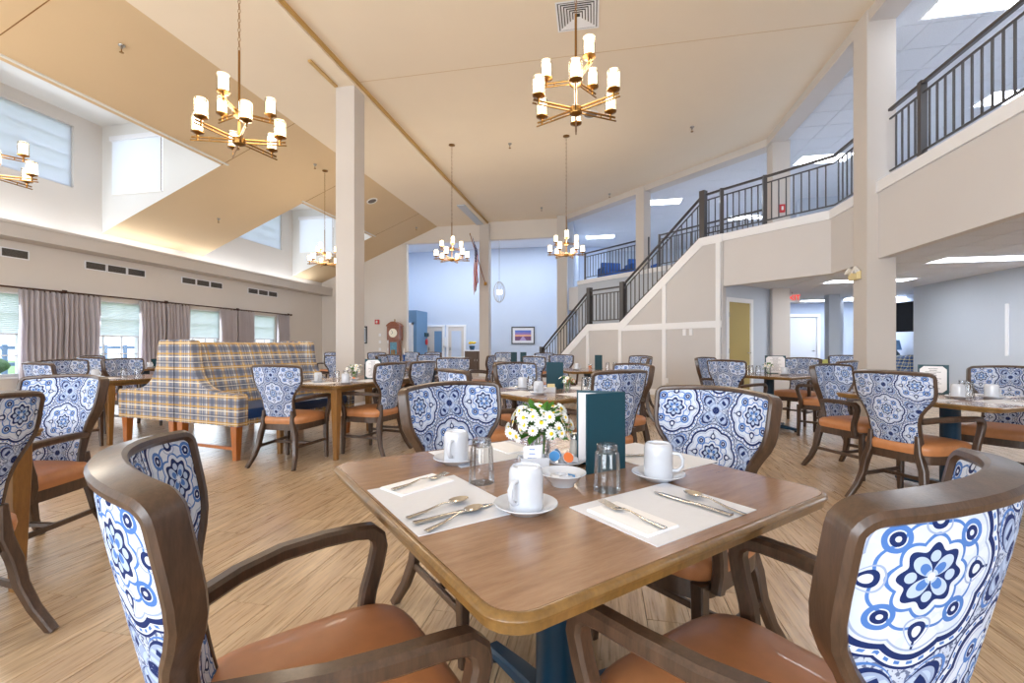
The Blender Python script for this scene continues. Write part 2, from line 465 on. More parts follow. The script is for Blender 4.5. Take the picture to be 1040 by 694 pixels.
# ------------------------------------------------------------------ floor
XL = -11.3; YB = 16.8; Y0 = -4.0; CE = 5.80
fl = MB().box(-11.6, -4.3, -.14, 12.2, 24.2, -.012).build('floor', 'plank_floor')
struct(fl, 'warm brown wood-look plank floor running through the dining hall', 'floor')
def wn3(ix):   # any repeatable stagger
    return (ix*.381966) % 1.0
PW, PL = .18, 1.22
rest = MB(); cand = []
ca, sa = math.cos(math.radians(11.26)), math.sin(math.radians(11.26))
for ix in range(-64, 68):
    x0 = ix*PW; off = wn3(ix)*PL
    for iy in range(-5, 21):
        y0 = iy*PL-off
        cx, cy = x0+PW/2, y0+PL/2
        if cx < -11.4 or cx > 12 or cy < -4 or cy > 24: continue
        lat = cx*ca+cy*sa; dep = -cx*sa+cy*ca
        vis = dep > .9 and abs(lat) < dep*1.3+.7
        cand.append((dep if vis else 99+dep*0, x0, y0))
cand.sort()
pm = MB().box(.0015, .0015, -.012, PW-.0015, PL-.0015, 0).mesh('plank', 'plank_floor')
for k, (d, x0, y0) in enumerate(cand):
    if k < 300 and d < 90: put('plank', pm, fl, (x0, y0, 0))
    else: rest.box(x0+.0015, y0+.0015, -.012, x0+PW-.0015, y0+PL-.0015, 0)
ro = rest.build('far_planks', 'plank_floor', fl); ro['kind'] = 'stuff'

# ------------------------------------------------------------------ window wall (left)
wl = MB(); WZ0, WZ1 = .55, 2.2
wall_holes(Y0-.3, YB+.2, 0, 3.75, [(y-.62, y+.62, WZ0, WZ1) for y in WINY], lambda a, b, c, d: wl.box(XL-.25, a, c, XL, b, d))
DZ0, DZ1 = 4.60, 5.95
for (a, b) in DORM:   # clerestory wall of each dormer
    wall_holes(a-.05, b+.05, 3.75, 6.3, [(a+.57, b-.57, DZ0, DZ1)], lambda p, q, c, d: wl.box(XL-.25, p, c, XL, q, d))
lw = wl.build('wall_left', 'wall_beige'); struct(lw, 'beige window wall with curtained windows under a cornice', 'wall')
MB().box(XL, Y0, 0, XL+.015, YB, .12).build('baseboard', 'trim_white', lw)

nwin = 0
def window(y0, y1, z0, z1, cols, rows, label, clere=False):
    global nwin; nwin += 1
    t = thing('window_%d' % nwin, label, 'window', (XL-.12, (y0+y1)/2, z0)); t['kind'] = 'structure'
    w_, h_ = (y1-y0), (z1-z0)
    f = MB(); q = .05
    for (a, b, c, d) in ((-w_/2, w_/2, 0, q), (-w_/2, w_/2, h_-q, h_), (-w_/2, -w_/2+q, q, h_-q), (w_/2-q, w_/2, q, h_-q)): f.box(-.04, a, c, .04, b, d)
    f.build('window_frame', 'trim_white', t)
    for i in range(1, cols): MB().box(-.02, -w_/2+w_*i/cols-.012, q, .02, -w_/2+w_*i/cols+.012, h_-q).build('glazing_bar', 'trim_white', t)
    for j in range(1, rows): MB().box(-.018, -w_/2+q, h_*j/rows-.012, .018, w_/2-q, h_*j/rows+.012).build('glazing_bar', 'trim_white', t)
    pme = MB().box(-.003, -w_/2/cols, 0, .003, w_/2/cols, h_/rows).mesh('pane', 'pane_glass')
    for i in range(cols):
        for j in range(rows): put('pane', pme, t, (0, -w_/2+w_*(i+.5)/cols, h_*j/rows))
    if not clere: MB().box(-.02, -w_/2-.05, -.04, .16, w_/2+.05, 0).build('window_sill', 'trim_white', t)
    return t
ordw = ['behind the photographer', 'beside the rear wall', 'out of view before the first curtain', 'at the left picture edge', 'second from the far end beside pleated curtains', 'between curtains behind the plaid booth', 'last in the row toward the back corner']
lab_w = ['low white framed window nearest the rear wall', 'low white framed window second from the rear wall', 'low white framed window beside the blue chair',
         'low white framed window by the first pleated curtains', 'low white framed window behind the glasses on the booth side table', 'low white framed window just above the plaid booth',
         'low white framed window closest to the far corner of the window wall']
for y, lb in zip(WINY, lab_w):
    window(y-.62, y+.62, WZ0, WZ1, 3, 4, lb)
    s = MB()   # cellular shade pulled half way down
    n = 22; zt, zb = 2.19, 1.40
    for k in range(n):
        za, zb2 = zt-(zt-zb)*k/n, zt-(zt-zb)*(k+1)/n; zm = (za+zb2)/2
        s.add([(XL-.05, y-.6, za), (XL-.05, y+.6, za), (XL-.028, y+.6, zm), (XL-.028, y-.6, zm), (XL-.05, y+.6, zb2), (XL-.05, y-.6, zb2)], [(0,1,2,3), (3,2,4,5)])
    so = thing('cellular_shade', 'pale aqua pleated shade on the '+lb.replace('low white framed ', ''), 'window shade', (0,0,0), group='pleated window shades')
    s.build('pleats', 'cell_shade', so)
    MB().box(XL-.06, y-.6, 1.375, XL-.02, y+.6, 1.40).build('bottom_bar', 'trim_white', so)
    MB().box(XL-.07, y-.61, 2.17, XL-.015, y+.61, 2.2).build('head_rail', 'trim_white', so)
lab_c = ['high clerestory window with sheer panes in the nearer dormer', 'high clerestory window in the farther dormer behind the column', 'high clerestory window in the dormer behind the photographer']
for (a, b), lb in zip(DORM, lab_c):
    window(a+.57, b-.57, DZ0, DZ1, 3, 4, lb, True)
    o = MB().box(XL-.06, a+.58, DZ0+.02, XL-.056, b-.58, DZ1-.01).build('sheer_shade', 'roller_shade')
    tag(o, 'white sheer shade across the '+lb, 'window shade', 'clerestory shades')

# cornice and light trough
cor = MB().box(-10.87, Y0, 3.20, -10.83, YB, 3.50).box(XL, Y0, 3.20, -10.87, YB, 3.24).box(-10.885, Y0, 3.44, -10.81, YB, 3.50).build('cornice', 'column_beige')
struct(cor, 'long beige cornice hiding a light trough above the windows', 'cornice')
# air grilles
for k, y in enumerate(WINY[2:]):
    g = thing('air_grille', ['white framed air grille of three panels over the window beside the blue chair', 'white framed air grille of three panels above the first curtains', 'white framed air grille of three panels above the second window',
              'white framed air grille of three panels above the plaid booth', 'white framed air grille of three panels nearest the far corner'][k], 'air vent', (XL+.012, y, 2.96), group='air grilles along the window wall')
    for j in (-1, 0, 1):
        yc = j*.46
        fm = MB()
        for (a, b, c, d) in ((yc-.225, yc+.225, .075, .095), (yc-.225, yc+.225, -.095, -.075), (yc-.225, yc-.205, -.075, .075), (yc+.205, yc+.225, -.075, .075)): fm.box(-.011, a, c, .012, b, d)
        f = fm.build('grille_frame', 'trim_white', g)
        MB().box(-.011, yc-.205, -.075, -.004, yc+.205, .075).build('duct_back', 'dark_slot', f)
        sl = MB().box(-.004, yc-.205, -.006, .006, yc+.205, .001).mesh('louvre', 'grille_grey')
        for q in range(9): put('louvre', sl, f, (0, 0, -.066+q*.0165))

# curtains
def curtain(y0, y1, label):
    n = 56; m_ = MB(); rows = 7
    pl = max(5, round((y1-y0)/.1))
    for j in range(rows):
        z = 2.26-(2.26-.06)*j/(rows-1); amp = .025+.03*min(1, j/2)
        for i in range(n+1):
            t = i/n; ph = t*pl*2*PI
            m_.v.append((XL+.13+amp*math.sin(ph)+.012*math.sin(ph*.37+j*.3), y0+(y1-y0)*t+.012*math.sin(j*1.3+t*7), z))
    for j in range(rows-1):
        for i in range(n):
            a = j*(n+1)+i; m_.f.append((a, a+1, a+n+2, a+n+1))
    c = thing('curtain', label, 'curtain', (0,0,0), group='grey pleated curtains')
    o = m_.build('drape', 'curtain_fabric', c, smooth=80)
    md = o.modifiers.new('thick', 'SOLIDIFY'); md.thickness = .004
    for k in range(pl): # ring clips at the heading
        yy = y0+(y1-y0)*(k+.5)/pl
        MB().box(XL+.118, yy-.008, 2.24, XL+.142, yy+.008, 2.271).build('pleat_clip', 'rod_bronze', c)
cl = ['first', 'second', 'third', 'fourth', 'fifth', 'sixth', 'seventh', 'eighth', 'ninth']
spots = [(4.5, 5.2), (5.2, 5.9), (6.82, 7.58), (7.60, 8.31), (9.18, 9.88), (9.9, 10.6), (11.57, 12.25), (12.27, 12.96), (14.0, 14.66)]
lab_k = ['grey pleated curtain beside the nearest low window', 'grey pleated curtain just beyond the nearest low window', 'grey pleated curtain at the picture edge behind the blue chair', 'grey pleated curtain to the near side of the second window',
         'grey pleated curtain on the far side of the second window', 'grey pleated curtain touching the plaid booth outline', 'grey pleated curtain between the two windows above the booth, nearer one',
         'grey pleated curtain between the two windows above the booth, farther one', 'narrow grey curtain hanging at the end of the rod']
for (a, b), lb in zip(spots, lab_k): curtain(a, b, lb)
rod = thing('curtain_rod', 'long dark bronze curtain rod running over all the windows', 'curtain rod', (XL+.13, 0, 2.29))
MB().tube([(0, 4.2, 0), (0, 14.72, 0)], .018, 8).build('rod', 'rod_bronze', rod, smooth=60)
MB().lathe([(0, -.04), (.035, -.02), (.035, .02), (0, .04)], 10).build('finial', 'rod_bronze', rod, smooth=60).location = (0, 14.75, 0)
for y in (5.2, 7.6, 9.89, 12.26, 14.6): MB().box(-.13, y-.02, -.02, .02, y+.02, .02).box(-.02, y-.035, -.035, .02, y+.035, .04).build('bracket', 'rod_bronze', rod)

# ------------------------------------------------------------------ ceilings
XC = -6.3; SL = .41
def zs(x): return CE-SL*(XC-x)
XD = -8.09; TH = .12
sl = MB()
def sloped(x0, x1, ya, yb):
    sl.prism([(x0, zs(x0)), (x1, zs(x1)), (x1, zs(x1)+TH), (x0, zs(x0)+TH)], lambda p: (p[0], ya, p[1]), lambda p: (p[0], yb, p[1]))
sloped(XD, XC, Y0-.2, YB+.1)
ys = sorted(DORM); edges = [Y0-.2]+[q for d in ys for q in d]+[YB+.1]
for a, b in zip(edges[::2], edges[1::2]): sloped(XL-.1, XD, a+.004, b-.004)
so = sl.build('ceiling_slope', 'slope_cast_joint_tan'); struct(so, 'sloped cream ceiling with warm lamplight painted in tan, cut by rectangular dormer openings', 'ceiling')
for k, y in enumerate((2.2, 4.53, 8.43, 11.13, 15.0)):   # board joints running down the slope
    MB().prism([(XD+.0, zs(XD)), (XC, zs(XC)), (XC, zs(XC)-.003), (XD, zs(XD)-.003)], lambda p: (p[0], y-.006, p[1]), lambda p: (p[0], y+.006, p[1])).build('joint_strip', 'leg_wood', so)
dm = MB()
for (a, b) in DORM:
    dm.box(XL-.1, a-.1, 6.2, XD+.1, b+.1, 6.32)
    dm.box(XD, a-.1, zs(XD)+.02, XD+.1, b+.1, 6.2)
    for y, s in ((a, -1), (b, 1)):
        ya, yb = (y-.1, y) if s < 0 else (y, y+.1)
        hole = (-11.0, -9.62, 4.6, 5.92)
        if s < 0 or y < 2: hs = []
        else: hs = [hole]
        zb0 = 3.7
        # trapezoid cheek built from vertical pieces whose foot follows the slope
        xs = [XL-.1, -11.0, -9.62, XD]
        for p, q in zip(xs, xs[1:]):
            if hs and p == -11.0:
                dm.prism([(p, zs(p)+.001), (q, zs(q)+.001), (q, 4.6), (p, 4.6)], lambda c: (c[0], ya, c[1]), lambda c: (c[0], yb, c[1]))
                dm.box(p, ya, 5.92, q, yb, 6.2)
            else:
                dm.prism([(p, zs(p)+.001), (q, zs(q)+.001), (q, 6.2), (p, 6.2)], lambda c: (c[0], ya, c[1]), lambda c: (c[0], yb, c[1]))
do = dm.build('wall_dormers', 'dormer_white'); struct(do, 'white dormer side walls and ceilings above the slope', 'wall')
for (a, b), lb in zip(DORM[:2], ('white roller shade in the side wall of the nearer dormer', 'white roller shade in the side wall of the farther dormer behind the chandelier')):
    t = thing('roller_shade', lb, 'window shade', (-10.31, b-.012, 4.6), group='dormer roller shades')
    MB().box(-.69, 0, .0, .69, .006, 1.25).build('shade_cloth', 'roller_shade', t)
    MB().box(-.71, -.05, 1.22, .71, .03, 1.32).build('cassette', 'trim_white', t)
    MB().box(-.69, -.01, -.012, .69, .012, .012).build('hem_bar', 'plate_white', t)
    MB().box(.66, -.004, .0, .68, .002, 1.2).build('side_guide', 'leg_wood', t)
fc = MB().box(XC, Y0-.2, CE, -4.3, YB+.1, CE+.14).build('ceiling_strip', 'ceiling_cream'); struct(fc, 'narrow flat cream ceiling strip between slope and beam', 'ceiling')
mc = MB().slab([(-4.3, Y0-.2), (3.7, Y0-.2), (3.7, 11.28), (-1.6, 16.9), (-4.3, 16.9)], CE+.07, CE+.2).build('ceiling_main', 'ceiling_cream')
struct(mc, 'wide flat cream ceiling over the dining hall', 'ceiling')
for y in (2.7, 7.45):
    MB().box(-4.3, y-.006, CE+.066, 3.7 if y < 11 else 3.7, y+.006, CE+.07).build('joint_strip', 'slope_cast_joint_tan', mc)
bmo = MB().box(-4.68, Y0, CE-.04, -4.29, YB, CE+.1).build('beam', 'ceiling_cream'); struct(bmo, 'cream ceiling beam joining the two square columns', 'beam')
MB().box(-4.29, Y0, CE+.0, -4.26, YB, CE+.07).build('beam_molding', 'golden_trim', bmo)  # even golden tone along the beam edge
MB().box(-4.66, 6.55, CE-.07, -4.60, 7.3, CE-.04).build('channel', 'golden_trim', bmo); MB().box(-4.66, 14.2, CE-.075, -4.4, 16.6, CE-.04).build('channel', 'wall_grey_blue', bmo)

# ------------------------------------------------------------------ columns
def column(x0, y0, x1, y1, z1, label):
    o = MB().box(x0, y0, 0, x1, y1, z1).build('column', 'column_beige', bevel=.006); struct(o, label, 'column')
    MB().box(x0-.015, y0-.015, 0, x1+.015, y1+.015, .13).build('baseboard', 'trim_white', o)
    return o
c1 = column(-4.665, 7.34, -4.30, 7.69, CE-.04, 'square beige column beside the plaid booth')
c2 = column(-4.57, YB-.17, -4.20, YB+.18, CE-.04, 'far square beige column with the flag')
c3 = column(3.64, 7.24, 4.0, 7.6, CE+.07, 'tall square column carrying the balcony')
c4 = column(3.72, 11.10, 4.08, 11.46, CE+.07, 'tall square post at the bend of the upper gallery')
c5 = column(-1.62, 16.45, -1.26, 16.8, CE+.07, 'corner post beside the far end of the gallery')
c6 = MB().obox((1.18, 14.02, (3.4+CE)/2), (.3, .3, CE-3.4), PI/4).build('column', 'column_beige'); struct(c6, 'short upper gallery post behind the stair rail', 'column')

# ------------------------------------------------------------------ back wall, header, far blue room
bw = MB()
bw.prism([(XL-.2, 0), (-7.59, 0), (-7.59, 5.2), (XL-.2, 5.2)], lambda p: (p[0], YB, p[1]), lambda p: (p[0], YB+.2, p[1]))
bw.box(XL-.2, YB, 5.18, -1.4, YB+.2, 6.0)
o = bw.build('wall_back', 'wall_beige'); struct(o, 'beige end wall with a wide header over the far opening', 'wall')
MB().box(XL, YB-.015, 0, -7.59, YB, .12).build('baseboard', 'trim_white', o)
fb = MB().box(-10.5, 21.4, 0, 0.2, 21.6, 6.0).box(-10.5, YB+.2, 0, -10.3, 21.4, 6.0).box(-1.25, YB+.05, 0, -1.05, 21.4, 6.0)
o = fb.build('wall_far', 'wall_blue'); struct(o, 'pale blue wall of the lobby beyond the columns', 'wall')
o = MB().box(-10.5, YB+.2, 5.85, -1.0, 21.6, 5.98).build('ceiling_far', 'ceiling_white'); struct(o, 'white ceiling of the far blue lobby', 'ceiling')
o = MB().box(-10.3, 19.0, 0, -8.1, 20.25, 2.75).build('wall_partition', 'wall_dark_blue'); struct(o, 'low deep blue partition in the far lobby', 'wall')
# ------------------------------------------------------------------ wall behind the photographer
rb = MB(); rear = [(x-1.15, x+1.15, .6, 4.0) for x in (-8.6, -5.2, -1.8, 1.6)]
wall_holes(XL-.3, 12.2, 0, 6.3, rear, lambda a, b, c, d: rb.box(a, Y0-.25, c, b, Y0, d))
o = rb.build('wall_behind', 'wall_beige'); struct(o, 'beige wall behind the photographer with tall windows added for fill light', 'wall')
for (a, b, c, d) in rear:  # unseen windows added to carry the frontal fill
    nwin += 1
    t = thing('window_%d' % nwin, 'added tall white window number %s in the unseen wall behind the photographer' % ['one', 'two', 'three', 'four'][nwin-11], 'window', ((a+b)/2, Y0-.12, c)); t['kind'] = 'structure'
    f = MB()
    for (p, q, r_, s_) in ((-1.15, 1.15, 0, .06), (-1.15, 1.15, 3.34, 3.4), (-1.15, -1.09, .06, 3.34), (1.09, 1.15, .06, 3.34), (-.03, .03, .06, 3.34)): f.box(p, -.04, r_, q, .04, s_)
    f.build('window_frame', 'trim_white', t); MB().box(-1.1, -.004, .05, 1.1, .004, 3.35).build('pane', 'pane_glass', t)

# ------------------------------------------------------------------ gallery slab, fascia, headers
SB, ST = 2.44, 3.25            # underside and top of the upper floor
B0 = Vector((2.38, 9.94, 0)); US = Vector((-.7071, .7071, 0)); UT = Vector((.7071, .7071, 0))
def S(s, t, z): p = B0+US*s+UT*t; return (p.x, p.y, z)
def sX(x): return (2.38-x)/.7071
slab = MB().slab([(3.87, Y0), (12.1, Y0), (12.1, 24), (-1.2, 24), (-1.2, 16.5), (3.47, 11.73), (2.10, 10.36), (2.47, 10.03), (3.87, 8.63)], SB, ST)
o = slab.build('ceiling_lower', 'tile_ceiling'); struct(o, 'white tile ceiling under the gallery', 'ceiling'); low_ceiling = o
fa = MB()
def strip(a, b, th, z0, z1, mb):
    a, b = Vector((a[0], a[1], 0)), Vector((b[0], b[1], 0)); u = (b-a).normalized(); n = Vector((u.y, -u.x, 0))
    q = [a, b, b+n*th, a+n*th]
    mb.prism([(p.x, p.y) for p in q], lambda p: (p[0], p[1], z0), lambda p: (p[0], p[1], z1))
FP = [(3.78, Y0), (3.78, 8.58), (2.38, 9.98), (2.03, 10.33)]
for a, b in zip(FP, FP[1:]): strip(a, b, .12, 2.37, 3.30, fa)
o = fa.build('trim_1', 'slab_edge'); struct(o, 'deep beige fascia along the gallery edge', 'fascia')
cp = MB()
FQ = [(3.75, Y0), (3.75, 8.57), (2.36, 9.96), (2.0, 10.32)]
for a, b in zip(FQ, FQ[1:]): strip(a, b, .17, 3.29, 3.44, cp)
c_ = cp.build('cap_board', 'trim_white', o)
uf = MB()   # upper header under the main ceiling
for a, b in (((3.66, Y0), (3.66, 11.3)), ((3.66, 11.3), (-1.45, 16.6))): strip(a, b, .34, CE-.10, CE+.2, uf)
o = uf.build('trim_2', 'column_beige'); struct(o, 'pale header beam where the hall ceiling meets the gallery', 'beam')
o = MB().slab([(3.9, Y0), (12.1, Y0), (12.1, 24), (-1.3, 24), (-1.3, 17.0), (3.9, 11.5)], CE-.06, CE+.06).build('ceiling_upper', 'tile_ceiling'); struct(o, 'tiled ceiling above the upper gallery', 'ceiling'); up_ceiling = o
ug = MB().box(10.5, Y0, 3.25, 10.7, 24, CE).box(-1.3, 22.6, 3.25, 10.6, 22.8, CE)
o = ug.build('wall_upper', 'wall_grey_blue'); struct(o, 'grey blue outer walls of the upper gallery', 'wall')
o = MB().box(6.0, 15.6, ST, 10.5, 15.8, 4.6).box(6.0, 15.6, 5.25, 10.5, 15.8, CE-.06).box(6.0, 15.6, 4.6, 6.6, 15.8, 5.25).build('wall_upper_room', 'wall_grey_blue'); struct(o, 'inner wall of the upper gallery with a bright opening', 'wall')
# half wall behind the stairs, carrying the far gallery rail
hw_ = MB(); hw_.prism([(0, 0), (6.6, 0), (6.6, 3.30), (0, 3.30)], lambda p: S(p[0], 2.04, p[1]), lambda p: S(p[0], 2.16, p[1]))
o = hw_.build('wall_stair', 'wall_grey_blue'); struct(o, 'pale wall behind the staircase under the gallery', 'wall')
MB().prism([(0, 3.29), (6.6, 3.29), (6.6, 3.42), (0, 3.42)], lambda p: S(p[0], 2.0, p[1]), lambda p: S(p[0], 2.2, p[1])).build('cap_board', 'trim_white', o)

# ------------------------------------------------------------------ staircase
sA, sB_, sC, sD = sX(2.03), sX(.44), sX(-.40), sX(-1.95)     # top nosing, landing start, landing end, foot
ZL = 1.72; ZT = 3.44
stair = thing('staircase', 'beige panelled staircase with white trim rising to the gallery', 'staircase', (0, 0, 0))
prof = [(-.02, 0), (sD, 0), (sD, .10), (sC, ZL), (sB_, ZL), (sA, ZT-.10), (-.02, ZT-.10)]
MB().prism(prof, lambda p: S(p[0], 0, p[1]), lambda p: S(p[0], .12, p[1])).build('side_wall', 'stair_panel', stair)
tr = MB(); wd = .2
tops = [(-.02, ZT), (sA, ZT), (sB_, ZL+.03), (sC, ZL+.03), (sD+.02, .10)]
def wide(i):   # lower edge of the stringer board
    return (tops[i][0]+(.0 if i in (0, 4) else (-.02 if i in (1, 3) else .0)), tops[i][1]-(.16 if i in (0, 2, 3) else .16))
low = [(-.02, ZT-.17), (sA-.07, ZT-.17), (sB_-.09, ZL-.15), (sC-.09, ZL-.15), (sD-.2, .0), (sD+.02, 0)]
tr.prism(tops+low[::-1], lambda p: S(p[0], -.025, p[1]), lambda p: S(p[0], .145, p[1]))
tr.build('stringer_board', 'trim_white', stair)
def topz(s): return interp2(low, s)
def interp2(pl, s):
    for (a, b), (c, d) in zip(pl, pl[1:]):
        if a <= s <= c: return b+(d-b)*(s-a)/max(1e-6, c-a)
    return 0
for x in (2.33, 1.39, .44, -.40):
    s = sX(x); MB().prism([(s-.05, 0), (s+.05, 0), (s+.05, topz(s)+.02), (s-.05, topz(s)+.02)], lambda p: S(p[0], -.022, p[1]), lambda p: S(p[0], .0, p[1])).build('batten', 'trim_white', stair)
MB().prism([(0, 1.53), (sB_, 1.53), (sB_, 1.67), (0, 1.67)], lambda p: S(p[0], -.02, p[1]), lambda p: S(p[0], 0, p[1])).build('rail_board', 'trim_white', stair)
MB().prism([(0, 0), (sD, 0), (sD, .14), (0, .14)], lambda p: S(p[0], -.026, p[1]), lambda p: S(p[0], 0, p[1])).build('baseboard', 'trim_white', stair)
n1 = 9
for k in range(n1):   # lower flight from the foot up to the landing, then the upper flight
    a = sD-(sD-sC)*k/n1; MB().prism([(a, 0), (sC, 0), (sC, ZL*(k+1)/n1-.02), (a, ZL*(k+1)/n1-.02)] if k == 0 else [(a, ZL*k/n1-.02), (a-(sD-sC)/n1, ZL*k/n1-.02), (a-(sD-sC)/n1, ZL*(k+1)/n1-.02), (a, ZL*(k+1)/n1-.02)], lambda p: S(p[0], .15, p[1]), lambda p: S(p[0], 2.0, p[1])).build('step', 'dresser_wood', stair)
MB().prism([(sC, ZL-.2), (sB_, ZL-.2), (sB_, ZL-.02), (sC, ZL-.02)], lambda p: S(p[0], .15, p[1]), lambda p: S(p[0], 2.0, p[1])).build('landing', 'dresser_wood', stair)
n2 = 8
for k in range(n2):
    a = sB_-(sB_-sA)*k/n2; w_ = (sB_-sA)/n2; z0 = ZL+(ST-ZL)*k/n2
    MB().prism([(a, z0-.06), (a-w_, z0-.06), (a-w_, z0+(ST-ZL)/n2-.02), (a, z0+(ST-ZL)/n2-.02)], lambda p: S(p[0], .15, p[1]), lambda p: S(p[0], 2.0, p[1])).build('step', 'dresser_wood', stair)
for ds in (0, .16):   # paired switch plates on the panelled side
    q = sX(1.88)+ds
    sw = MB().prism([(q-.04, 1.38), (q+.04, 1.38), (q+.04, 1.52), (q-.04, 1.52)], lambda p: S(p[0], -.012, p[1]), lambda p: S(p[0], 0, p[1])).build('switch_plate', 'trim_white')
    tag(sw, 'white wall switch plate on the stair panel, %s the yellow door' % ('nearer to' if ds == 0 else 'farther from'), 'light switch', 'paired switch plates')
q = sX(1.44)
tag(MB().prism([(q-.04, .30), (q+.04, .30), (q+.04, .42), (q-.04, .42)], lambda p: S(p[0], -.012, p[1]), lambda p: S(p[0], 0, p[1])).build('wall_outlet', 'trim_white'), 'white electrical outlet low on the stair panelling', 'outlet')

# ------------------------------------------------------------------ railings
bal_cache = {}
def railing(name, label, pts, posts, gap=.13, hgt=.92, group='dark metal gallery railings', parent=None):
    """pts: list of (x, y, z) base points; posts: indices carrying a post."""
    if parent is None: t = thing(name, label, 'railing', (0, 0, 0), group=group)
    else: t = bpy.data.objects.new('railing', None); COL.objects.link(t); t.parent = parent; t['label'] = label
    for i, (a, b) in enumerate(zip(pts, pts[1:])):
        a, b = Vector(a), Vector(b); d = b-a; L = math.hypot(d.x, d.y); u = d/L
        up = Vector((0, 0, 1))
        for nm, z, w_, h_ in (('handrail', hgt, .055, .04), ('upper_rail', hgt-.12, .03, .025), ('bottom_rail', .09, .03, .025)):
            ax = Vector((u.y, -u.x, 0)).normalized()
            MB().sweep([a+up*z, b+up*z], [chamf(w_, h_, .006)]*2, ax).build(nm, 'rail_metal', t)
        n = max(1, int(round(L/gap))); lean = d.z/L
        for k in range(1, n):
            p = a+d*(k/n)
            if 'b' not in bal_cache: bal_cache['b'] = MB().box(-.009, -.009, .09, .009, .009, .80).mesh('baluster', 'rail_metal')
            put('baluster', bal_cache['b'], t, tuple(p), math.atan2(d.y, d.x))
    for i in posts:
        p = Vector(pts[i]); pw_ = .06 if parent is not None else .035; MB().box(-pw_, -pw_, -.02, pw_, pw_, hgt+(.09 if parent is not None else .03), Matrix.Translation(p) @ Matrix.Rotation(PI/4 if name == 'stair_railing' else 0, 4, 'Z')).build('post', 'rail_metal', t)
    return t
railing('gallery_railing', 'dark metal railing on the gallery edge above the grey wall', [(3.84, 7.08, 3.44), (3.84, 6.45, 3.44), (3.84, 4.4, 3.44), (3.84, 2.3, 3.44), (3.84, .2, 3.44)], [1, 2, 3, 4])
railing('gallery_railing', 'dark metal railing on the bent gallery edge over the olive door', [(3.84, 7.66, 3.44), (3.84, 8.6, 3.44), (3.02, 9.42, 3.44), (2.40, 10.02, 3.44), (2.10, 10.34, 3.44)], [0, 2, 3, 4])
def St(x, z, t=.06): p = S(sX(x), t, z); return p
railing('stair_railing', 'dark metal stair railing climbing from landing to gallery', [St(2.06, ZT), St(.46, ZL+.05)], [0, 1], parent=stair)
railing('stair_railing', 'short level dark metal railing on the stair landing', [St(.44, ZL+.03), St(-.40, ZL+.03)], [1], parent=stair)
railing('stair_railing', 'dark metal stair railing of the lowest flight', [St(-.42, ZL+.03), St(-1.92, .12)], [1], parent=stair)
railing('gallery_railing', 'far gallery railing at the end above the picture wall', [S(6.3, 2.1, 3.42), S(3.6, 2.1, 3.42)], [0, 1])
railing('gallery_railing', 'far gallery railing seen behind the upper stair flight', [S(3.2, 2.1, 3.42), S(.1, 2.1, 3.42)], [0, 1])

# ------------------------------------------------------------------ rooms under the gallery
rw = MB().box(6.68, Y0, 0, 6.88, 11.3, SB).box(6.68, 11.3, 0, 7.7, 11.5, SB)
o = rw.build('wall_right', 'wall_grey_blue'); struct(o, 'grey blue wall under the gallery', 'wall')
MB().box(6.665, Y0, 0, 6.68, 11.3, .12).build('baseboard', 'trim_white', o); MB().box(6.66, 9.10, .98, 6.68, 9.16, 1.86).build('corner_guard', 'trim_white', o)
o = MB().box(7.6, 11.5, 0, 7.8, 18.0, SB).build('wall_lounge', 'wall_blue'); struct(o, 'blue lounge wall beyond the grey wall end', 'wall')
# angled wall with the olive door
DW = MB(); dl = 1.93
def Dp(s, t, z): p = B0+Vector((.7071, .7071, 0))*s+Vector((.7071, -.7071, 0))*t; return (p.x, p.y, z)
for (a, b, c, d) in ((0, .2, 0, SB), (.2, 1.14, 2.12, SB), (1.14, dl, 0, SB)):
    DW.prism([(a, c), (b, c), (b, d), (a, d)], lambda p: Dp(p[0], -.12, p[1]), lambda p: Dp(p[0], 0, p[1]))
o = DW.build('wall_door', 'wall_grey_blue'); struct(o, 'angled grey wall holding the olive door', 'wall')
d1 = thing('door_1', 'olive yellow door with lever handle and white frame under the gallery', 'door', (0, 0, 0)); d1['kind'] = 'structure'
MB().prism([(.25, .01), (1.09, .01), (1.09, 2.07), (.25, 2.07)], lambda p: Dp(p[0], -.06, p[1]), lambda p: Dp(p[0], -.015, p[1])).build('door_leaf', 'door_olive', d1)
fr = MB()
for (a, b, c, d) in ((.16, .25, 0, 2.16), (1.09, 1.18, 0, 2.16), (.25, 1.09, 2.07, 2.16)): fr.prism([(a, c), (b, c), (b, d), (a, d)], lambda p: Dp(p[0], -.125, p[1]), lambda p: Dp(p[0], .018, p[1]))
fr.build('door_frame', 'trim_white', d1)
MB().tube([Dp(1.02, -.01, 1.0), Dp(1.02, .05, 1.0), Dp(.90, .05, 1.0)], .011, 8).build('handle', 'nickel', d1, smooth=50)
for z in (.3, 1.05, 1.8): MB().prism([(.24, z-.05), (.265, z-.05), (.265, z+.05), (.24, z+.05)], lambda p: Dp(p[0], -.02, p[1]), lambda p: Dp(p[0], .022, p[1])).build('hinge', 'nickel', d1)
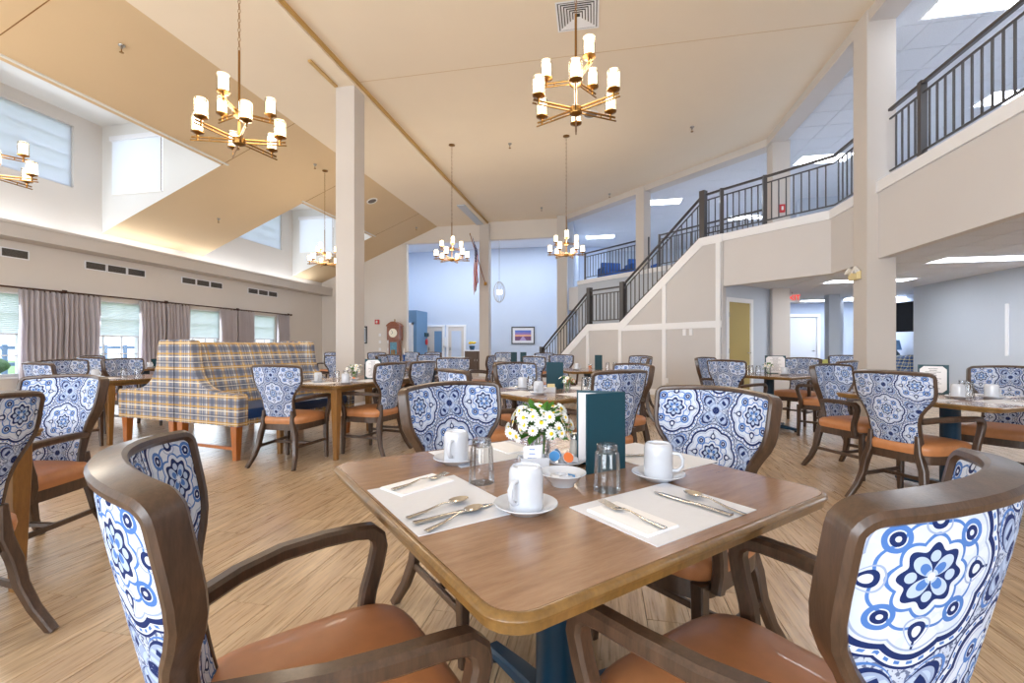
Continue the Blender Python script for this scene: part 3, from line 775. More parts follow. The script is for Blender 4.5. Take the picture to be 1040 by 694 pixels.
# corridor behind
cw = MB()
wall_holes(3.9, 7.6, 0, SB, [(5.45, 6.35, -.1, 2.08)], lambda a, b, c, d: cw.box(a, 15.2, c, b, 15.35, d))
o = cw.build('wall_corridor', 'wall_blue'); struct(o, 'pale blue corridor end wall with a white door', 'wall')
d2 = thing('door_2', 'white corridor door beyond the square column', 'door', (5.9, 15.2, 0)); d2['kind'] = 'structure'
MB().box(-.42, .04, .01, .42, .09, 2.02).build('door_leaf', 'door_white', d2)
f = MB()
for (a, b, c, d) in ((-.5, -.42, 0, 2.12), (.42, .5, 0, 2.12), (-.42, .42, 2.03, 2.12)): f.box(a, -.03, c, b, .15, d)
f.build('door_frame', 'trim_white', d2); MB().lathe([(0, 0), (.03, 0), (.03, .02), (0, .03)], 10, (.34, .02, 1.0)).build('knob', 'nickel', d2)
for x, y, lb in ((5.55, 12.7, 'slim grey corridor column behind the table with flowers'), (6.05, 13.6, 'pale corridor pier behind the slim column')):
    o = MB().box(x, y, 0, x+.24, y+.24, SB).build('column', 'wall_grey_blue'); struct(o, lb, 'column')
o = MB().box(3.9, 18.0, 0, 12, 18.2, SB).build('wall_rear_lounge', 'wall_grey_blue'); struct(o, 'pale rear lounge wall seen down the corridor', 'wall')
# soffit strip between door wall and pillar
# ceiling light panels
def panel(name, x, y, z, sx, sy, label, grp, rz=0, pw=34):
    t = thing(name, label, 'ceiling light', (x, y, z), rz, grp)
    f = MB()
    for (a, b, c, d) in ((-sx/2, sx/2, -sy/2, -sy/2+.03), (-sx/2, sx/2, sy/2-.03, sy/2), (-sx/2, -sx/2+.03, -sy/2+.03, sy/2-.03), (sx/2-.03, sx/2, -sy/2+.03, sy/2-.03)): f.box(a, c, -.02, b, d, .0)
    f.build('frame', 'trim_white', t); MB().box(-sx/2+.03, -sy/2+.03, -.012, sx/2-.03, sy/2-.03, -.004).build('diffuser', 'panel_glow', t)
    d = bpy.data.lights.new('panel_lamp', 'AREA'); d.shape = 'RECTANGLE'; d.size = sx-.08; d.size_y = sy-.08; d.energy = pw; d.color = (.86, .93, 1.0)
    o = bpy.data.objects.new('panel_lamp', d); COL.objects.link(o); o.parent = t; o.location = (0, 0, -.03); o.visible_camera = False
UZ = CE-.06
for x, y, lb in ((4.95, 7.1, 'bright ceiling panel over the gallery beside the tall column'), (5.3, 12.4, 'bright ceiling panel seen above the bent gallery rail'), (1.85, 15.1, 'bright ceiling panel behind the short gallery post'),
                 (-.1, 19.4, 'small bright ceiling panel over the far gallery end'), (6.5, 3.0, 'bright gallery ceiling panel before the tall column'), (7.5, 10.0, 'bright gallery ceiling panel deep in the upper floor'), (5.0, 17.5, 'bright gallery ceiling panel over the far upper rooms')):
    panel('ceiling_light', x, y, UZ, 1.2, .6, lb, 'gallery ceiling panels')
for x, y, lb in ((5.6, 7.9, 'long bright ceiling panel above the grey blue wall'), (5.1, 10.1, 'long bright ceiling panel above the corridor beyond the column'), (5.2, 4.2, 'bright low ceiling panel beyond the photo edge'), (6.2, 14.2, 'bright ceiling panel before the corridor door'), (7.1, 13.6, 'small bright ceiling panel beside the television')):
    panel('ceiling_light', x, y, SB, 1.5, .5, lb, 'low ceiling panels', pw=17)
t = thing('smoke_detector', 'round white smoke detector on the low tile ceiling', 'smoke detector', (5.15, 6.1, SB)); MB().lathe([(.0, -.05), (.05, -.05), (.075, -.03), (.085, 0)], 18).build('cover', 'plate_white', t, smooth=40); MB().lathe([(0, -.058), (.02, -.056), (.02, -.05)], 10).build('sensor', 'grille_grey', t)

for x, y, lb in ((-8.6, 18.6, 'added lobby fill panel behind the beige end wall'), (-6.0, 19.2, 'added lobby fill panel above the framed doors'), (-3.0, 19.2, 'added lobby fill panel above the sunset picture')):
    panel('ceiling_light', x, y, 5.85, 1.2, .6, lb, 'added lobby fill panels', pw=75)  # panel fittings added to brighten the dark lobby

# suspended ceiling tiles, each a little proud of the recessed grid
TM = MB().box(.007, .007, -.008, .603, .603, 0).mesh('tile', 'tile_ceiling')
for ix in range(16):
    for iy in range(24):
        x, y = 3.93+.61*ix, 2.0+.61*iy
        if x+.61 < 6.67 and y+.61 < 11.3 and y > 2.9: put('tile', TM, low_ceiling, (x, y, SB))
        if x < 9.0 and y+.61 < 15.6: put('tile', TM, up_ceiling, (x, y, CE-.06))
        xx, yy = x-6.1, y+9.0
        if xx+yy > 15.75 and yy+.61 < 22 and 10.5 < yy and -1.2 < xx < 3.9: put('tile', TM, up_ceiling, (xx, yy, CE-.06))

# ------------------------------------------------------------------ dining chairs
HWT = [(.44, .166), (.55, .161), (.62, .165), (.67, .179), (.72, .206), (.765, .238), (.80, .253), (.84, .258), (.96, .262)]
def hw(z): return interp(HWT, z)
def bs(x, z): return Vector((x, -.208-.21*(z-.46)+1.25*x*x, z))
def surf_n(x, z):
    dx = (bs(x+.001, z)-bs(x-.001, z)); dz = (bs(x, z+.001)-bs(x, z-.001)); return dx.cross(dz).normalized()   # points backward/forward
def chair_meshes():
    parts = []
    # back frame: a hoop of eight sided section following the waisted outline
    path = []
    zt = .965
    for k in range(15): path.append((-hw(.44+k*(.925-.44)/14), .44+k*(.925-.44)/14))
    xc = hw(.95)-.034
    for k in range(1, 5): a = PI-k*(PI/2)/5; path.append((-xc+.034*math.cos(a), .928+.034*math.sin(a)))
    for k in range(13):
        x = -xc+2*xc*k/12; path.append((x, .962+.010*(1-(x/xc)**2)))
    for (x, z) in [p for p in path[:19]][::-1]: path.append((-x, z))
    P = [bs(*p) for p in path]; vs = []; fs = []; n8 = 8
    ND, NW, CH_ = .050, .021, .006
    for i, p in enumerate(path):
        q0, q1 = P[max(0, i-1)], P[min(len(P)-1, i+1)]
        T = (q1-q0).normalized(); N = surf_n(*p)
        if N.y > 0: N = -N
        inn = T.cross(N).normalized()
        ctr = bs(0, .68)
        if inn.dot(ctr-P[i]) < 0: inn = -inn
        th = .6+.4*min(1, max(0, (p[1]-.44)/.3))
        for (a, b) in ((CH_, -.5), (NW-CH_, -.5), (NW, -.5+CH_/ND), (NW, .5-CH_/ND), (NW-CH_, .5), (CH_, .5), (0, .5-CH_/ND), (0, -.5+CH_/ND)):
            vs.append(P[i]+inn*a+N*(b*ND*th))
    for i in range(len(path)-1):
        for k in range(n8):
            l = (k+1) % n8; fs.append((i*n8+k, i*n8+l, (i+1)*n8+l, (i+1)*n8+k))
    fs.append(tuple(range(7, -1, -1))); e = (len(path)-1)*n8; fs.append(tuple(range(e, e+8)))
    parts.append(('back_frame', MB().add(vs, fs).mesh('back_frame', 'chair_wood', smooth=35)))
    # upholstered panel
    nx, nz = 14, 16; m_ = MB(); z0, z1 = .475, .950
    for side in (1, -1):
        for j in range(nz+1):
            z = z0+(z1-z0)*j/nz; h = hw(z)-.017
            for i in range(nx+1):
                u = -1+2*i/nx; x = u*h; zz = z+.008*(1-u*u)*(j/nz)
                p = bs(x, zz); N = surf_n(x, zz)
                if N.y > 0: N = -N
                puff = .017+.008*(1-u**6)*(1-abs(2*j/nz-1)**6)
                m_.v.append(p+N*puff*side)
    W = nx+1; O = W*(nz+1)
    for j in range(nz):
        for i in range(nx):
            a = j*W+i; m_.f.append((a, a+1, a+W+1, a+W)); m_.f.append((O+a, O+a+W, O+a+W+1, O+a+1))
    for i in range(nx): m_.f.append((i, O+i, O+i+1, i+1)); a = nz*W+i; m_.f.append((a, a+1, O+a+1, O+a))
    for j in range(nz): a = j*W; m_.f.append((a, a+W, O+a+W, O+a)); a = j*W+nx; m_.f.append((a, O+a, O+a+W, a+W))
    parts.append(('back_cushion', m_.mesh('back_cushion', 'damask_fabric', smooth=60, uvfn=lambda co, n: (co.x*1.04, (co.z-.70)*1.02))))
    # seat cushion and rail
    def outline(g):
        pts = []
        for k in range(32):
            a = 2*PI*k/32; cx, cy = math.cos(a), math.sin(a); e = .42
            x = math.copysign(abs(cx)**e, cx); y = math.copysign(abs(cy)**e, cy)
            wd = .225+.028*(y*.5+.5)
            pts.append((x*(wd+g), .005+y*(.235+g)))
        return pts
    m_ = MB(); lev = [(.405, 0), (.435, .006), (.462, .002), (.478, -.018), (.486, -.05), (.492, -.11), (.494, -.19)]
    for z, g in lev: m_.v += [(x, y, z+.0*y) for x, y in outline(g)]
    for j in range(len(lev)-1):
        for k in range(32): l = (k+1) % 32; m_.f.append((j*32+k, j*32+l, (j+1)*32+l, (j+1)*32+k))
    m_.f.append(tuple(range(31, -1, -1))); e = (len(lev)-1)*32; m_.f.append(tuple(range(e, e+32)))
    parts.append(('seat', m_.mesh('seat', 'leather_tan', smooth=60)))
    parts.append(('seat_rail', MB().slab(outline(-.004), .345, .407).mesh('seat_rail', 'chair_wood', smooth=40)))
    for s in (-1, 1):
        lp = [(s*.150, -.214, .53), (s*.157, -.214, .40), (s*.186, -.222, .30), (s*.198, -.236, .20), (s*.220, -.268, .10), (s*.246, -.328, .0)]
        parts.append(('leg', MB().sweep(lp, [chamf(a, b, .006) for a, b in ((.026, .044), (.042, .056), (.042, .054), (.039, .048), (.036, .042), (.034, .038))], (1, 0, 0)).mesh('leg', 'chair_wood', smooth=40)))
        lp = [(s*.222, .205, .40), (s*.224, .206, .2), (s*.226, .212, 0)]
        parts.append(('leg', MB().sweep(lp, [chamf(.044, .044, .005), chamf(.04, .04, .005), chamf(.03, .03, .005)], (1, 0, 0)).mesh('leg', 'chair_wood', smooth=40)))
        ap = [(s*.160, -.20, .628), (s*.205, -.13, .642), (s*.248, -.04, .650), (s*.268, .06, .652), (s*.274, .14, .650), (s*.275, .178, .645), (s*.275, .198, .627), (s*.275, .203, .60), (s*.273, .192, .55), (s*.269, .172, .49), (s*.264, .162, .435), (s*.258, .17, .375)]
        parts.append(('armrest', MB().sweep(ap, [chamf(.042, .036, .008)]*5+[chamf(.042, .040, .008)]*3+[chamf(.038, .040, .007)]*4, (1, 0, 0)).mesh('armrest', 'chair_wood', smooth=40)))
        parts.append(('stretcher', MB().sweep([(s*.197, -.235, .19), (s*.224, .205, .19)], [chamf(.02, .028, .004)]*2, (1, 0, 0)).mesh('stretcher', 'chair_wood')))
    parts.append(('stretcher', MB().sweep([(-.21, .0, .19), (.21, .0, .19)], [chamf(.02, .026, .004)]*2, (0, 1, 0)).mesh('stretcher', 'chair_wood')))
    return parts
CHAIR = chair_meshes()
def place(name, parts, x, y, f, label, cat, group):
    t = thing(name, label, cat, (x, y, 0), math.atan2(-f[0], f[1]), group)
    for nm, me in parts: put(nm, me, t)
    return t
r2 = .7071
G1 = 'damask armchairs around the nearest table'; G2 = 'damask armchairs around the other tables'
CH = [
 (-.545, .805, (r2, r2), 'big damask armchair close to the camera, seen from behind with arms toward the table', G1),
 (.292, .930, (-r2, r2), 'big damask armchair at the right picture edge, its curved back nearest the camera', G1),
 (-.50, 1.86, (.76, -.65), 'damask armchair facing us across the nearest table, behind the mug and daisies', G1),
 (.275, 1.81, (-.68, -.73), 'damask armchair facing us across the nearest table, behind the teal menu', G1),
 (-2.50, 1.20, (-1, .05), 'damask armchair cut by the left edge, drawn up to the golden table leg', G2),
 (-3.06, 1.87, (.15, -.99), 'damask armchair showing its arm and seat just behind the golden table leg', G2),
 (-3.02, 4.02, (.0, 1), 'damask armchair at the end of the booth table, back toward us', G2),
 (-2.46, 4.58, (-.985, .17), 'damask armchair on the open side of the booth table, nearer one', G2),
 (-2.34, 5.18, (-.985, .17), 'damask armchair on the open side of the booth table, farther one', G2),
 (-5.88, 4.02, (.17, .985), 'damask armchair at the end of the table left of the plaid booth', G2),
 (-6.60, 4.60, (.985, -.17), 'damask armchair by the window side of the table left of the booth, nearer one', G2),
 (-6.48, 5.25, (.985, -.17), 'damask armchair by the window side of the table left of the booth, farther one', G2),
 (-8.10, 6.10, (0, 1), 'damask armchair backing onto us at the table under the curtains', G2),
 (-9.05, 6.75, (1, .1), 'small damask armchair against the dark curtain fold', G2),
 (-8.85, 7.70, (.1, -1), 'damask armchair beyond the table under the curtains, touching the booth outline', G2),
 (-5.05, 7.85, (.2, -1), 'damask armchair glimpsed between the plaid booth and the column', G2),
 (-7.75, 11.9, (.2, -1), 'tiny damask armchair far behind the booth beside the column', G2),
 (-6.15, 10.75, (.95, .2), 'damask armchair in profile just past the column', G2),
 (-6.35, 12.0, (.4, -.9), 'damask armchair beyond the round back of the profile chair, below the clock', G2),
 (-5.6, 12.5, (0, -1), 'far damask armchair in front of the clock base', G2),
 (-4.55, 9.40, (0, 1), 'damask armchair with blue candle standing above its back', G2),
 (-4.95, 12.6, (0, -1), 'far damask armchair under the red wall heart', G2),
 (-3.58, 8.95, (.2, -.98), 'damask armchair across the small far table, below the blue door', G2),
 (-3.85, 7.95, (1, .1), 'damask armchair whose arms show left of the small far table', G2),
 (-2.38, 7.05, (-.35, .94), 'damask armchair with dark menu behind it, left of the cabinet', G2),
 (-2.40, 8.62, (-.98, -.1), 'damask armchair in profile in front of the brown cabinet', G2),
 (-.95, 3.50, (.743, .669), 'damask armchair half hidden behind the chair back of the nearest table', G2),
 (-.74, 4.52, (.669, -.743), 'damask armchair facing us behind the mugs of the daisy vase table', G2),
 (.12, 4.50, (-.743, -.669), 'damask armchair angled with its edge toward the stair wall', G2),
 (-.03, 3.60, (-.669, .743), 'damask armchair rising behind the teal menu of the nearest table', G2),
 (-2.75, 12.4, (0, -1), 'tiny damask armchair under the sunset picture', G2),
 (-1.50, 11.8, (.1, -1), 'far damask armchair at the foot of the stair rail', G2),
 (-1.08, 8.25, (.5, .8), 'damask armchair above the dark menu of the middle table', G2),
 (-.80, 9.3, (.2, -.98), 'damask armchair left of the upright menu under the stairs', G2),
 (.42, 7.35, (-1, -.1), 'damask armchair right of the upright menu under the stairs', G2),
 (.52, 8.55, (-.7, -.7), 'damask armchair peeking behind another one against the stair panels', G2),
 (1.73, 6.46, (r2, r2), 'damask armchair with its back to us in front of the olive door', G2),
 (1.75, 7.42, (r2, -r2), 'damask armchair mostly hidden behind the one before the olive door', G2),
 (2.80, 7.45, (-r2, -r2), 'damask armchair facing us beside the white menu under the gallery', G2),
 (2.76, 6.42, (-r2, r2), 'damask armchair showing only orange seat and arm at the pedestal table', G2),
 (2.26, 4.66, (.48, -.88), 'damask armchair seen three quarter with orange seat by the tall column', G2),
 (2.21, 3.79, (.88, .48), 'damask armchair with full medallion back at the table with framed menu', G2),
 (3.24, 4.50, (-.75, -.66), 'damask armchair facing us behind the mugs at the right edge', G2),
 (3.02, 3.40, (-.48, .88), 'damask armchair whose arm enters at the right picture edge', G2),
 (4.5, 9.75, (-.5, -.85), 'small damask armchair far off beside the tall column', G2),
]
for (x, y, f, lb, g) in CH: place('dining_chair', CHAIR, x, y, f, lb, 'chair', g)

# ------------------------------------------------------------------ tables
TZ = .75
def rounded(hx, hy, r, g=0, n=6):
    pts = []
    for cx, cy, a0 in ((hx-r, hy-r, 0), (-hx+r, hy-r, PI/2), (-hx+r, -hy+r, PI), (hx-r, -hy+r, 1.5*PI)):
        for k in range(n+1):
            a = a0+k*(PI/2)/n; pts.append((cx+(r+g)*math.cos(a), cy+(r+g)*math.sin(a)))
    return pts
def loft(levels, cap=True):
    m_ = MB(); n = len(levels[0][1])
    for z, pts in levels: m_.v += [(x, y, z) for x, y in pts]
    for j in range(len(levels)-1):
        for k in range(n): l = (k+1) % n; m_.f.append((j*n+k, j*n+l, (j+1)*n+l, (j+1)*n+k))
    m_.f.append(tuple(range(n-1, -1, -1))); e = (len(levels)-1)*n; m_.f.append(tuple(range(e, e+n)))
    return m_
def table_parts(hx, hy, style):
    r = .075; P_ = []
    band = loft([(TZ-.036, rounded(hx, hy, r, -.014)), (TZ-.033, rounded(hx, hy, r, -.010)), (TZ-.018, rounded(hx, hy, r, -.008)), (TZ-.015, rounded(hx, hy, r, -.002)), (TZ-.009, rounded(hx, hy, r, 0)), (TZ-.004, rounded(hx, hy, r, -.003)), (TZ-.0005, rounded(hx, hy, r, -.009)), (TZ-.0002, rounded(hx, hy, r, -.014)), (TZ-.004, rounded(hx, hy, r, -.016))])
    P_.append(('edge_band', band.mesh('edge_band', 'table_edge', smooth=40)))
    P_.append(('table_top', loft([(TZ-.012, rounded(hx, hy, r, -.0155)), (TZ, rounded(hx, hy, r, -.0155))]).mesh('table_top', 'table_laminate')))
    if style == 'ped':
        P_.append(('pedestal_column', MB().lathe([(.055, .07), (.062, .09), (.062, TZ-.066), (.075, TZ-.046)], 24).mesh('pedestal_column', 'pedestal_blue', smooth=40)))
        P_.append(('top_plate', MB().box(-.25, -.04, TZ-.048, .25, .04, TZ-.036).box(-.04, -.25, TZ-.048, .04, .25, TZ-.036).mesh('top_plate', 'pedestal_blue')))
        for k in range(4):
            a = k*PI/2; u = Vector((math.cos(a), math.sin(a), 0))
            P_.append(('foot', MB().sweep([u*.03+Vector((0, 0, .062)), u*.2+Vector((0, 0, .05)), u*.37+Vector((0, 0, .034))], [chamf(.075, .05, .008), chamf(.065, .045, .008), chamf(.055, .03, .008)], (-u.y, u.x, 0)).mesh('foot', 'pedestal_blue', smooth=40)))
            P_.append(('glide', MB().lathe([(.022, 0), (.026, .004), (.022, .02)], 10, tuple(u*.35)).mesh('glide', 'black_plastic')))
    else:
        ap = MB(); q = .055
        for (a, b, c, d) in ((-hx+q, -hy+q, hx-q, -hy+q+.022), (-hx+q, hy-q-.022, hx-q, hy-q), (-hx+q, -hy+q+.022, -hx+q+.022, hy-q-.022), (hx-q-.022, -hy+q+.022, hx-q, hy-q-.022)): ap.box(a, b, TZ-.070, c, d, TZ-.036)
        P_.append(('apron', ap.mesh('apron', 'leg_wood')))
        for sx in (-1, 1):
            for sy in (-1, 1):
                x, y = sx*(hx-.085), sy*(hy-.085)
                P_.append(('leg', MB().sweep([(x, y, TZ-.036), (x, y, TZ-.16), (x, y, 0.0)], [chamf(.075, .075, .004), chamf(.075, .075, .004), chamf(.042, .042, .004)], (1, 0, 0)).mesh('leg', 'leg_wood')))
    return P_
TPED = table_parts(.535, .535, 'ped'); TSM = table_parts(.48, .48, 'ped'); TLEG = table_parts(.46, .80, 'leg'); TLEG2 = table_parts(.55, .55, 'leg')
def table(parts, x, y, rz, label, grp):
    t = thing('dining_table', label, 'table', (x, y, 0), rz, grp)
    for nm, me in parts: put(nm, me, t)
    return t
RP = -math.radians(10)
GT = 'wood dining tables'
T1 = (-.136, 1.368); R1 = math.radians(45)
table(TPED, *T1, R1, 'large wood table filling the foreground on a blue pedestal', GT)
T2 = (-.42, 4.0); R2_ = math.radians(48-90)
table(TPED, *T2, R2_, 'wood pedestal table with a small daisy vase just behind the nearest table', GT)
T3 = (-2.865, 4.90); table(TLEG, *T3, RP, 'rectangular four-legged table pulled up to the plaid booth', GT)
T4 = (-5.83, 5.02); table(TLEG, *T4, RP, 'rectangular four-legged table on the window side of the plaid booth', GT)
table(TLEG2, -3.15, 1.17, 0, 'four-legged table cut by the left edge, one golden leg showing', GT)
T6 = (2.64, 4.12); R6_ = math.radians(28.6); table(TPED, *T6, R6_, 'wood pedestal table with framed menu at the right edge', GT)
T7 = (2.27, 6.90); table(TSM, *T7, R1, 'small wood pedestal table before the olive door', GT)
T8 = (-8.25, 6.90); table(TSM, *T8, 0, 'wood pedestal table under the window curtains', GT)
T9 = (-5.55, 11.3); table(TSM, *T9, .3, 'far wood pedestal table before the clock', GT)
T10 = (-3.15, 8.15); table(TSM, *T10, .3, 'wood pedestal table far behind the booth, before the blue doors', GT)
T11 = (-.25, 7.75); table(TPED, *T11, .5, 'wood pedestal table with upright menu below the stairs', GT)
T12 = (-2.3, 11.3); table(TPED, *T12, .2, 'wood pedestal table with two dark menus below the sunset picture', GT)

# ------------------------------------------------------------------ plaid booths (back to back)
def sofa(x, y, rz, label, fabric, seatm, legm, L=1.68):
    """local: +x is the facing direction, y along the bench, origin at the near end of the spine."""
    t = thing('booth_sofa', label, 'sofa', (x, y, 0), rz, 'high backed booth benches')
    uvx = lambda co, n: (co.y, co.z) if abs(n.x) > .6 else ((co.x, co.z) if abs(n.y) > .5 else (co.y, co.x))
    th = .115
    prof = [(.0, .34), (.94, .34), (.95, .62), (.93, .66), (.75, .665), (.60, .675), (.48, .705), (.39, .76), (.325, .84), (.29, .93), (.268, 1.05), (.255, 1.16), (.235, 1.20), (.20, 1.212), (.03, 1.212), (.0, 1.19)]
    for ya, yb in ((0, th), (L-th, L)):
        MB().prism(prof, lambda p: (p[0], ya, p[1]), lambda p: (p[0], yb, p[1])).build('wing_arm', fabric, t, bevel=.012, smooth=40, uvfn=uvx)
    bp = [(.01, .36), (.37, .36), (.34, .55), (.26, .80), (.18, 1.02), (.145, 1.12), (.115, 1.17), (.07, 1.19), (.03, 1.19), (.01, 1.17)]
    MB().prism(bp, lambda p: (p[0], th, p[1]), lambda p: (p[0], L-th, p[1])).build('backrest', fabric, t, smooth=50, uvfn=uvx)
    MB().box(.20, th, .34, .90, L-th, .40).build('base', fabric, t, uvfn=uvx)
    MB().box(.24, th+.005, .40, .93, L-th-.005, .51).build('seat_cushion', seatm, t, bevel=.03, smooth=50)
    for xx in (.06, .86):
        for yy in (.05, L-.05):
            MB().sweep([(xx, yy, .34), (xx, yy, 0)], [chamf(.085, .075, .004), chamf(.055, .05, .004)], (1, 0, 0)).build('leg', legm, t)
    MB().box(.06, .03, .10, .86, .06, .13).build('stretcher', legm, t)
    return t
sofa(-4.45, 4.03, RP, 'gold and grey plaid booth bench facing the rectangular table', 'plaid_gold', 'navy_leather', 'sofa_leg_wood')
u = Vector((math.cos(RP), math.sin(RP))); v_ = Vector((-math.sin(RP), math.cos(RP)))
e = Vector((-4.465, 4.03))+v_*1.68
sofa(e.x, e.y, RP+PI, 'gold and grey plaid booth bench facing the windows, back to back with its twin', 'plaid_gold', 'navy_leather', 'sofa_leg_wood')
o = sofa(6.70, 13.3, PI+.35, 'blue plaid sofa in the lounge below the television', 'plaid_blue', 'navy_leather', 'sofa_leg_wood', 1.3); o.scale = (.95, 1, .78)
# blue upholstered chair at the picture edge
t = thing('upholstered_chair', 'solid blue upholstered chair at the left picture edge by the window', 'chair', (-6.98, 3.78, 0), -1.2)
MB().prism([(-.27, .30), (.27, .30), (.29, .86), (.25, .97), (-.25, .97), (-.29, .86)], lambda p: (p[0], -.30-.1*(p[1]-.3), p[1]), lambda p: (p[0], -.20-.1*(p[1]-.3), p[1])).build('backrest', 'royal_blue', t, bevel=.03, smooth=50)
MB().box(-.27, -.24, .32, .27, .28, .48).build('seat', 'royal_blue', t, bevel=.04, smooth=50)
for sx in (-1, 1):
    for sy in (-1, 1): MB().sweep([(sx*.22, sy*.22, .33), (sx*.235, sy*.245, 0)], [chamf(.045, .045, .004), chamf(.03, .03, .004)], (1, 0, 0)).build('leg', 'chair_wood', t)
# yellow lounge chair and blue lounge chair seen down the corridor
t = thing('lounge_chair', 'yellow lounge chair down the corridor', 'chair', (5.35, 12.2, 0), .4)
MB().box(-.3, -.3, .14, .3, .3, .42).build('seat', 'yellow_fabric', t, bevel=.05, smooth=50); MB().box(-.3, .22, .42, .3, .34, .82).build('backrest', 'yellow_fabric', t, bevel=.05, smooth=50)
for sx in (-.24, .24):
    for sy in (-.24, .24): MB().sweep([(sx, sy, .15), (sx, sy, 0)], [chamf(.04, .04, .003), chamf(.03, .03, .003)], (1, 0, 0)).build('leg', 'chair_wood', t)

# ------------------------------------------------------------------ tableware meshes
def handle_mesh():
    pts = [(.036, 0, .072), (.058, 0, .070), (.068, 0, .056), (.066, 0, .036), (.054, 0, .022), (.036, 0, .020)]
    return MB().sweep(pts, [chamf(.013, .009, .003)]*6, (0, 1, 0)).mesh('mug_handle', 'china', smooth=60)
MUG = [('mug_body', MB().lathe([(.037, .0), (.0405, .0), (.041, .006), (.0405, .082), (.038, .092), (.033, .098), (.030, .098), (.029, .094), (.0, .094)], 28).mesh('mug_body', 'china', smooth=40)), ('mug_handle', handle_mesh())]
SAUCER = MB().lathe([(.0, .004), (.030, .004), (.034, .0), (.040, .0), (.046, .006), (.066, .014), (.076, .021), (.075, .023), (.062, .018), (.044, .010), (.030, .0085), (.0, .0085)], 36).mesh('saucer', 'china', smooth=50)
TUMB = [('glass_wall', MB().lathe([(.036, 0), (.0375, .002), (.0355, .03), (.032, .10), (.031, .103), (.0275, .108), (.0275, .124), (.025, .126), (.0, .126)], 32, flute=.045).mesh('glass_wall', 'tumbler_glass', smooth=20)),
        ('glass_base', MB().lathe([(.0, .104), (.024, .104), (.026, .112), (.024, .122), (.0, .122)], 20).mesh('glass_base', 'tumbler_glass', smooth=30))]
BOWL = MB().lathe([(.0, .004), (.024, .004), (.026, .0), (.031, .0), (.034, .008), (.055, .028), (.066, .036), (.065, .038), (.052, .031), (.030, .012), (.0, .010)], 32).mesh('bowl', 'china', smooth=50)
def mat_mesh(a, b): return MB().box(-a/2, -b/2, 0, a/2, b/2, .0016).mesh('placemat', 'paper_white')
MAT = mat_mesh(.36, .26)
def spoon_mesh():
    m_ = MB(); n, k = 10, 5     # bowl: shallow ellipsoid shell
    for j in range(k+1):
        for i in range(n):
            a = 2*PI*i/n; r = j/k
            m_.v.append((.019*r*math.cos(a), .066+.029*r*math.sin(a), .004+.008*r*r))
    for j in range(k):
        for i in range(n): l = (i+1) % n; m_.f.append((j*n+i, j*n+l, (j+1)*n+l, (j+1)*n+i))
    m_.sweep([(0, .04, .010), (0, .02, .013), (0, -.03, .006), (0, -.08, .004)], [chamf(.006, .003, .001), chamf(.005, .003, .001), chamf(.009, .003, .001), chamf(.014, .003, .001)], (1, 0, 0))
    return m_
SPO = spoon_mesh(); spm = SPO.mesh('spoon', 'steel', smooth=60)
fk = MB().sweep([(0, .025, .009), (0, .0, .011), (0, -.04, .005), (0, -.095, .004)], [chamf(.008, .003, .001), chamf(.005, .003, .001), chamf(.009, .003, .001), chamf(.015, .003, .001)], (1, 0, 0))
fk.sweep([(0, .022, .009), (0, .035, .005), (0, .048, .004)], [chamf(.008, .003, .001), chamf(.022, .0025, .001), chamf(.024, .0025, .001)], (1, 0, 0))
for q in (-.0095, -.0032, .0032, .0095): fk.sweep([(q, .046, .004), (q, .095, .010)], [chamf(.0038, .0025, .0008), chamf(.0022, .0018, .0005)], (1, 0, 0))
fkm = fk.mesh('fork', 'steel', smooth=50)
knm = MB().sweep([(0, .11, .003), (0, .09, .004), (0, .01, .004), (0, .0, .005), (0, -.04, .005), (0, -.10, .005)], [chamf(.006, .0015, .0003), chamf(.017, .002, .0005), (chamf(.019, .002, .0005)), chamf(.010, .005, .001), chamf(.011, .005, .001), chamf(.016, .005, .001)], (1, 0, 0)).mesh('knife', 'steel', smooth=50)
npm = MB().box(-.05, -.09, 0, .05, .09, .002).box(-.048, -.088, .002, .05, .09, .0045).mesh('napkin', 'napkin_white')

def item(name, me_or_parts, x, y, z, rz, label, cat, group=None, sc_=1):
    if isinstance(me_or_parts, list):
        t = thing(name, label, cat, (x, y, z), rz, group)
        for nm, me in me_or_parts: put(nm, me, t)
    else: t = tag(put(name, me_or_parts, None, (x, y, z), rz), label, cat, group)
    t.scale = (sc_, sc_, sc_); return t
def ang(fx, fy): return math.atan2(-fx, fy)
def mug(x, y, rz, where, z=TZ):
    item('saucer', SAUCER, x, y, z, 0, 'saucer under the '+where, 'saucer', 'white saucers')
    item('mug', MUG, x, y, z+.0100, rz, 'upturned white china mug, '+where.replace('mug ', '', 1), 'mug', 'upturned white mugs')
def tumbler(x, y, where, z=TZ): item('tumbler', TUMB, x, y, z, 0, 'upturned fluted tumbler, '+where, 'glass', 'upturned tumblers')

